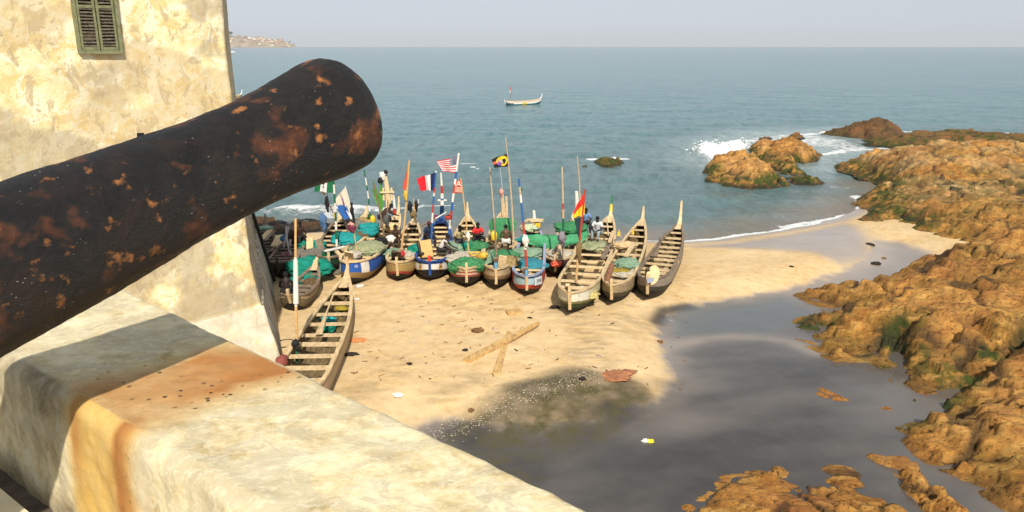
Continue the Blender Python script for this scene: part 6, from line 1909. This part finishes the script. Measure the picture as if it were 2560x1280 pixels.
def person(label, seat, facing, skin=SK1, shirt=None, legs=None, lean=.12, arms='lap', scale=1.0, cap=None, bend=0.0, vest=False, legw='forward', group=None):
    """seated adult: seat = point on the thwart, facing = heading in degrees (0 = away from the viewer, 180 = towards)"""
    root = empty('person', (seat[0], seat[1], seat[2]), R(-facing), label, 'person', group)
    root.scale = (scale,) * 3
    ly = lean + bend * .55
    top = .50 - bend * .16
    J = {
        'pelvis': ((0, 0, .10), (.135, .105)), 'belly': ((0, ly * .35, .27), (.120, .092)), 'chest': ((0, ly * .75, .42), (.145, .10)),
        'neck0': ((0, ly, top + .03), (.085, .07)), 'neck': ((0, ly + .02 + bend * .1, top + .10), .052), 'head': ((0, ly + .045 + bend * .16, top + .19), (.080, .090)), 'crown': ((0, ly + .03 + bend * .16, top + .275), (.066, .074)),
    }
    E = [('pelvis', 'belly'), ('belly', 'chest'), ('chest', 'neck0'), ('neck0', 'neck'), ('neck', 'head'), ('head', 'crown')]
    hands = {}
    for s, n in ((-1, 'l'), (1, 'r')):
        J['sh' + n] = ((s * .175, ly * .95, top - .01), .062)
        if arms == 'lap': el, wr = (s * .25, ly + .06, .24), (s * .11, ly + .26, .20)
        elif arms == 'fold': el, wr = (s * .24, ly + .10, .26), (-s * .03, ly + .24, .30 + s * .02)
        elif arms == 'raise' and s < 0: el, wr = (s * .27, ly + .16, .34), (s * .14, ly + .26, .50)
        elif arms == 'raise': el, wr = (s * .27, ly + .10, .24), (s * .10, ly + .28, .26)
        else: el, wr = (s * .25, ly + .14, .22), (s * .16, ly + .38, .14)
        J['el' + n] = (el, .044); J['wr' + n] = (wr, .031)
        d = (Vector(wr) - Vector(el)).normalized()
        pm_ = Vector(wr) + d * .075
        J['pa' + n] = (tuple(pm_), (.040, .024))
        hands[n] = (Vector(wr), pm_, d, s)
        J['hp' + n] = ((s * .10, .05, .085), .092)
        if legw == 'forward': kn, an, to = (s * .15, .44, .13), (s * .14, .46, -.30), (s * .15, .60, -.35)
        elif legw == 'wide': kn, an, to = (s * .26, .40, .15), (s * .22, .42, -.28), (s * .25, .55, -.33)
        else: kn, an, to = (s * .30, .34, .10), (-s * .05, .30, .05), (-s * .14, .34, .04)
        J['kn' + n] = (kn, .062); J['an' + n] = (an, .040); J['to' + n] = (to, (.036, .026))
        E += [('neck0', 'sh' + n), ('sh' + n, 'el' + n), ('el' + n, 'wr' + n), ('wr' + n, 'pa' + n), ('pelvis', 'hp' + n), ('hp' + n, 'kn' + n), ('kn' + n, 'an' + n), ('an' + n, 'to' + n)]
    me = skin_mesh(J, E, 'pelvis')
    ex = MB()
    hd_ = Vector(J['head'][0])
    ex.blob((hd_.x, hd_.y + .088, hd_.z - .005), (.016, .024, .022), 1, .05, 1, 8, 6)          # nose
    ex.blob((hd_.x, hd_.y + .074, hd_.z - .048), (.030, .014, .012), 1, .05, 1, 8, 5)         # mouth
    ex.blob((hd_.x, hd_.y + .05, hd_.z - .085), (.04, .035, .025), 1, .05, 1, 8, 5)           # chin
    for s in (-1, 1):
        ex.blob((hd_.x + s * .084, hd_.y - .005, hd_.z), (.012, .024, .034), 1, .05, 1, 8, 5)   # ears
        ex.blob((hd_.x + s * .030, hd_.y + .074, hd_.z + .030), (.016, .012, .010), 1, .02, 1, 6, 4)  # brow over the eyes
    for n, (wr, pm_, d, s) in hands.items():
        sd_ = d.cross(Vector((0, 0, 1))).normalized()
        dn = sd_.cross(d).normalized() * (-1)
        for k, ln in enumerate((.068, .080, .074, .058)):
            b0 = pm_ + sd_ * (k - 1.5) * .019 - d * .012
            m1 = b0 + d * ln * .55
            m2 = m1 + d * ln * .40 + Vector((0, 0, -.022))
            ex.tube([b0, m1, m2], [.0095, .0088, .0072], 5)
        b0 = wr + d * .03 - sd_ * .030 * s
        ex.tube([b0, b0 + d * .035 - sd_ * .022 * s, b0 + d * .062 - sd_ * .018 * s + Vector((0, 0, -.012))], [.012, .011, .008], 5)
    join_mb(me, ex)
    me.name = 'body'
    b_ = link('body', me, skin, root, True)
    # hair or cap
    hr = MB()
    cw = Vector(J['crown'][0])
    vv, ff = [], []
    for j in range(6):
        th = j / 5 * 1.75
        for i in range(14):
            ph = 2 * math.pi * i / 14
            cut = 1.0 - .22 * max(0, math.sin(ph)) * (j / 5)
            t2 = th * cut
            vv.append((hd_.x + .094 * math.sin(t2) * math.cos(ph), hd_.y - .012 + .106 * math.sin(t2) * math.sin(ph), hd_.z + .018 + .116 * math.cos(t2)))
    for j in range(5):
        for i in range(14): ff.append((j * 14 + i, j * 14 + (i + 1) % 14, (j + 1) * 14 + (i + 1) % 14, (j + 1) * 14 + i))
    hr.add(vv, ff).build('cap' if cap else 'hair', cap or HAIR, root, True)
    if shirt:
        keep = ['pelvis', 'belly', 'chest', 'neck0', 'shl', 'shr'] + ([] if vest else ['sll', 'slr'])
        JS = {k: v for k, v in J.items()}
        for n in 'lr':
            a, e_ = Vector(J['sh' + n][0]), Vector(J['el' + n][0])
            JS['sl' + n] = (tuple(a + (e_ - a) * .72), .050)
        JS2 = {k: (JS[k][0], tuple(x * 1.16 + .010 for x in JS[k][1]) if isinstance(JS[k][1], tuple) else JS[k][1] * 1.18 + .012) for k in keep}
        JS2['pelvis'] = ((0, .0, .06), (.158, .125)); JS2['neck0'] = (JS['neck0'][0], (.092, .078))
        E2 = [('pelvis', 'belly'), ('belly', 'chest'), ('chest', 'neck0'), ('neck0', 'shl'), ('neck0', 'shr'), ('shl', 'sll'), ('shr', 'slr')]
        ms = skin_mesh(JS2, E2, 'pelvis'); ms.name = 'shirt'
        link('shirt', ms, shirt, root, True)
    if legs:
        JS2 = {'pelvis': ((0, -.005, .075), (.158, .125))}
        E2 = []
        for n in 'lr':
            a, e_ = Vector(J['hp' + n][0]), Vector(J['kn' + n][0])
            an = Vector(J['an' + n][0])
            JS2['hp' + n] = (tuple(a), .112); JS2['kn' + n] = (tuple(e_), .080)
            E2 += [('pelvis', 'hp' + n), ('hp' + n, 'kn' + n)]
            if legs[1]:
                JS2['an' + n] = (tuple(e_ + (an - e_) * .85), .060); E2.append(('kn' + n, 'an' + n))
        ms = skin_mesh(JS2, E2, 'pelvis'); ms.name = 'trousers'
        link('trousers' if legs[1] else 'shorts', ms, legs[0], root, True)
    return root

C_RED, C_WHT, C_DENIM = solid('red_shirt', (.62, .03, .025)), solid('white_shirt', (.66, .65, .66)), solid('washed_denim', (.25, .30, .33))
C_DARK, C_KHAKI, C_NAVY2 = solid('dark_trousers', (.020, .019, .022)), solid('khaki_shirt', (.42, .33, .17)), solid('navy_shirt', (.018, .025, .06))
C_CHAR, C_SHORT, C_BLUE2 = solid('charcoal_trousers', (.045, .045, .055)), solid('white_shorts', (.62, .60, .56)), solid('light_blue_shirt', (.16, .26, .45))
C_VEST = solid('white_vest', (.66, .58, .56)); C_BRN2 = solid('brown_garment', (.05, .022, .016))
person('dark seated man seen from behind at the stern of the small half-tarred canoe', G(716, 735, 1.28), -8, SK2, lean=.08, arms='out', legs=(C_DARK, False))
person('shirtless man in white shorts seated with his back to us in the green sheet canoe', G(1265, 607, 1.52), -5, SK3, lean=.05, arms='lap', legs=(C_SHORT, False))
person('man in a bright red shirt seated in the red-striped canoe', G(1193, 598, 1.50), 165, SK2, C_RED, (C_DARK, True), arms='fold', legw='wide')
person('man in a khaki shirt raising a hand to his mouth in the red-striped canoe', G(1149, 606, 1.50), 170, SK2, C_KHAKI, (C_CHAR, True), arms='raise')
person('man in a white vest leaning over in the black and white canoe', G(1099, 628, 1.52), 100, SK1, C_VEST, (C_DARK, False), lean=.10, bend=.35, arms='out', cap=HAIR, vest=True)
person('man in navy seated by the left gunwale of the black and white canoe', G(1070, 596, 1.56), 150, SK2, C_NAVY2, (C_DARK, True), arms='lap', cap=solid('maroon_cap', (.09, .02, .03)))
person('shirtless man seated between the blue canoe and the tan one', G(990, 604, 1.50), 175, SK1, None, (C_BRN2, False), arms='lap')
person('man in a white shirt and pale jeans sitting on the mossy canoe gunwale', G(1496, 582, 1.66), 205, SK2, C_WHT, (C_DENIM, True), arms='lap', lean=.16)
person('person in brown bending over beside the yellow jerry can', G(951, 548, 1.85), 60, SK2, C_BRN2, (C_DARK, True), bend=.6, arms='out')
person('person in a light blue shirt half hidden behind the red, yellow and green flag', G(1462, 560, 1.8), 170, SK2, C_BLUE2, (C_DARK, True), arms='lap')
person('dark clothed person beside the white wrapped bamboo pole in the second weathered canoe', G(750, 595, 1.5), 150, SK2, C_BRN2, (C_DARK, True), arms='lap')

# ================================================================== things on the sand
def on_sand(px, py, dz=0.0):
    p = G(px, py, .7)
    for _ in range(4):
        p = G(px, py, ground_z(p[0], p[1]))
    return p + np.array((0, 0, dz))
DRIFT = wood_mat('driftwood_pale', (.56, .36, .15), (.24, .13, .06), .25)
a, b = on_sand(1166, 906, .05), on_sand(1347, 818, .16)
o = MB().beam((0, 0, 0), tuple((b - a) * .62), .24, .11).beam(tuple((b - a) * .6201), tuple(b - a), .22, .10, w2=.10).build('driftwood_beam', DRIFT); o.location = tuple(a)
setp(o, 'longer of the two crossed driftwood beams on the sand', 'driftwood')
a, b = on_sand(1240, 936, .03), on_sand(1273, 832, .03)
o = MB().beam((0, 0, 0), tuple(b - a), .24, .06, w2=.14).build('driftwood_beam', DRIFT); o.location = tuple(a)
setp(o, 'shorter driftwood plank lying under the long one', 'driftwood')
o = empty('palm_stump', tuple(on_sand(1283, 783, .0)), .5, 'short ribbed palm stalk lying on the sand above the crossed beams', 'palm stalk')
for k in range(4): MB().beam((-.3 + .02 * k, -.15 + .09 * k, .06), (.25 + .03 * k, -.20 + .09 * k, .05), .08, .11, w2=.06).build('rib', DRIFT, o)
M_RIBR = mat_simple('seaweed_red', (.36, .15, .07), .85, .4, 5, .5)
p = on_sand(1545, 937, .015)
rm = MB()
for dx, dy, rx, ry in ((-.28, -.02, .30, .28), (.10, .14, .34, .22), (.36, .22, .22, .14), (-.12, -.34, .34, .18), (.05, -.10, .3, .3)): rm.blob((dx, dy, 0), (rx, ry, .035), dx * 9, .45, 3, 26, 6)
o = rm.build('rust_patch', M_RIBR, None, True); o.location = tuple(p); setp(o, 'flat reddish stone slab showing through the sand', 'stone')
def litter(label, px, py, r, mat, seed, name='litter', cat='litter', group=None, flat_=.35):
    m = MB().blob((0, 0, 0), (r, r * .8, r * flat_), seed, .7, 2.4, 12, 7)
    o = m.build(name, mat, None, False); o.location = tuple(on_sand(px, py, r * flat_ * .4)); o.rotation_euler.z = seed
    return setp(o, label, cat, group)
PB_W, PB_Y = mat_simple('white_plastic_bag', (.70, .70, .70), .5, .1, 8, .2), mat_simple('yellow_plastic_bag', (.70, .62, .03), .5, .1, 8, .2)
o = MB().blob((-.06, 0, .02), (.10, .06, .05), 5, .6, 2.2, 16, 9, 0).blob((.06, -.01, .02), (.085, .075, .05), 7, .6, 2.2, 16, 9, 1).build('plastic_bag', [PB_W, PB_Y]); o.location = tuple(on_sand(1620, 1104)); setp(o, 'white and yellow plastic bag lying on the dark silt', 'plastic bag')
litter('orange plastic scrap on the sand right of the bare pale canoe', 893, 851, .26, mat_simple('orange_plastic', (.72, .26, .09), .6, .2, 8, .2), 3, 'plastic_scrap', 'plastic', flat_=.12)
litter('white scrap in front of the bare pale canoe prow', 899, 715, .17, PB_W, 4, 'plastic_scrap', 'plastic', flat_=.2)
litter('tiny white scrap right of the bare pale canoe', 892, 748, .12, PB_W, 5, 'plastic_scrap', 'plastic', flat_=.2)
litter('small white bottle near the shadowed sand at the parapet', 994, 991, .14, PB_W, 6, 'bottle', 'bottle', flat_=.5)
DKL = mat_simple('dark_litter', (.025, .018, .014), .8, .3, 8, .2)
BRL = mat_simple('brown_litter', (.20, .10, .04), .8, .4, 8, .2)
for k, (x, y, r, lb) in enumerate(((1455, 948, .11, 'black lump above the olive stain on the sand'), (1650, 855, .13, 'dark red lump at the edge of the pool'), (1324, 795, .09, 'dark chip right of the palm stalk'),
        (1468, 754, .16, 'black scrap by the bow of the mossy canoe'), (1452, 764, .08, 'small black chip below the bow of the mossy canoe'), (1024, 910, .09, 'dark spot of debris low on the sand'),
        (880, 888, .20, 'brown weed tuft right of the bare pale canoe'), (1178, 1026, .10, 'rusty lump in the shell grit'), (1164, 876, .10, 'red-brown scrap left of the crossed beams'),
        (1387, 770, .20, 'dark weed strand on the sand before the mossy canoe'), (1195, 828, .22, 'dry twig cluster left of the crossed beams'), (2175, 612, .22, 'dark stick on the pale wet sand'),
        (2190, 660, .24, 'black stick at the edge of the wet sand by the rocks'), (2210, 646, .14, 'small dark stone near the black stick'), (1978, 667, .12, 'dark crumb on the open sand')) ):
    litter(lb, x, y, r, DKL if k % 3 != 1 else BRL, 10 + k, 'debris', 'debris', flat_=.3)
rt = random.Random(29)
tw = MB()
for k in range(150):
    px, py = rt.uniform(850, 1720), rt.uniform(690, 960)
    q = G(px, py, .72); z_ = ground_z(q[0], q[1])
    ln, a_ = rt.uniform(.05, .22), rt.uniform(0, 3.14)
    w_ = rt.uniform(.010, .030)
    mi_ = 0 if rt.random() < .7 else (1 if rt.random() < .6 else 2)
    tw.beam((q[0], q[1], z_ + .012), (q[0] + ln * math.cos(a_), q[1] + ln * math.sin(a_), z_ + .015), w_, w_ * .7, mi_)
o = tw.build('beach_debris', [BRL, DKL, mat_simple('lilac_scrap', (.50, .44, .50), .8, .2, 8, 0)]); setp(o, 'twigs, weed and scraps strewn over the dry sand', kind='stuff')
# scattered shell grit and crumbs nobody could count
cm = MB(); rg = random.Random(17)
for k in range(1300):
    if k < 900:
        s = rg.random(); px, py = 1060 + 430 * s + rg.gauss(0, 10), 1066 - 128 * s + rg.gauss(0, 11)
    else:
        px, py = rg.uniform(860, 1700), rg.uniform(720, 1000)
    q = G(px, py, .7); zz = ground_z(q[0], q[1]) if k % 3 == 0 else None
    if zz is None: zz = ground_z(q[0], q[1])
    r_ = rg.uniform(.006, .019) if k < 900 else rg.uniform(.008, .022)
    h_ = r_ * .5
    a0 = rg.random() * 6
    cm.add([(q[0] + r_ * math.cos(a0 + i * 1.57), q[1] + r_ * math.sin(a0 + i * 1.57), zz) for i in range(4)] + [(q[0], q[1], zz + h_)], [(0, 1, 4), (1, 2, 4), (2, 3, 4), (3, 0, 4)], 0 if k < 900 or k % 4 == 0 else 1)
o = cm.build('shell_grit', [mat_simple('shell_white', (.74, .64, .52), .8, .1, 8, 0), BRL]); setp(o, 'broken shells and crumbs scattered over the sand', kind='stuff')

# ================================================================== sea haze
t = bpy.data.materials.new('sea_haze')
t.use_nodes = True
tn, tl = t.node_tree.nodes, t.node_tree.links
tn.clear()
to = tn.new('ShaderNodeOutputMaterial')
tv = tn.new('ShaderNodeVolumePrincipled')
tv.inputs['Color'].default_value = (.84, .88, .93, 1)
tv.inputs['Density'].default_value = 0.00006
tv.inputs['Anisotropy'].default_value = 0.0
tl.new(tv.outputs[0], to.inputs['Volume'])
hz = MB().box((0, 4600, 55), (26000, 10000, 124)).build('haze', t)
setp(hz, 'pale haze over the sea', kind='stuff')
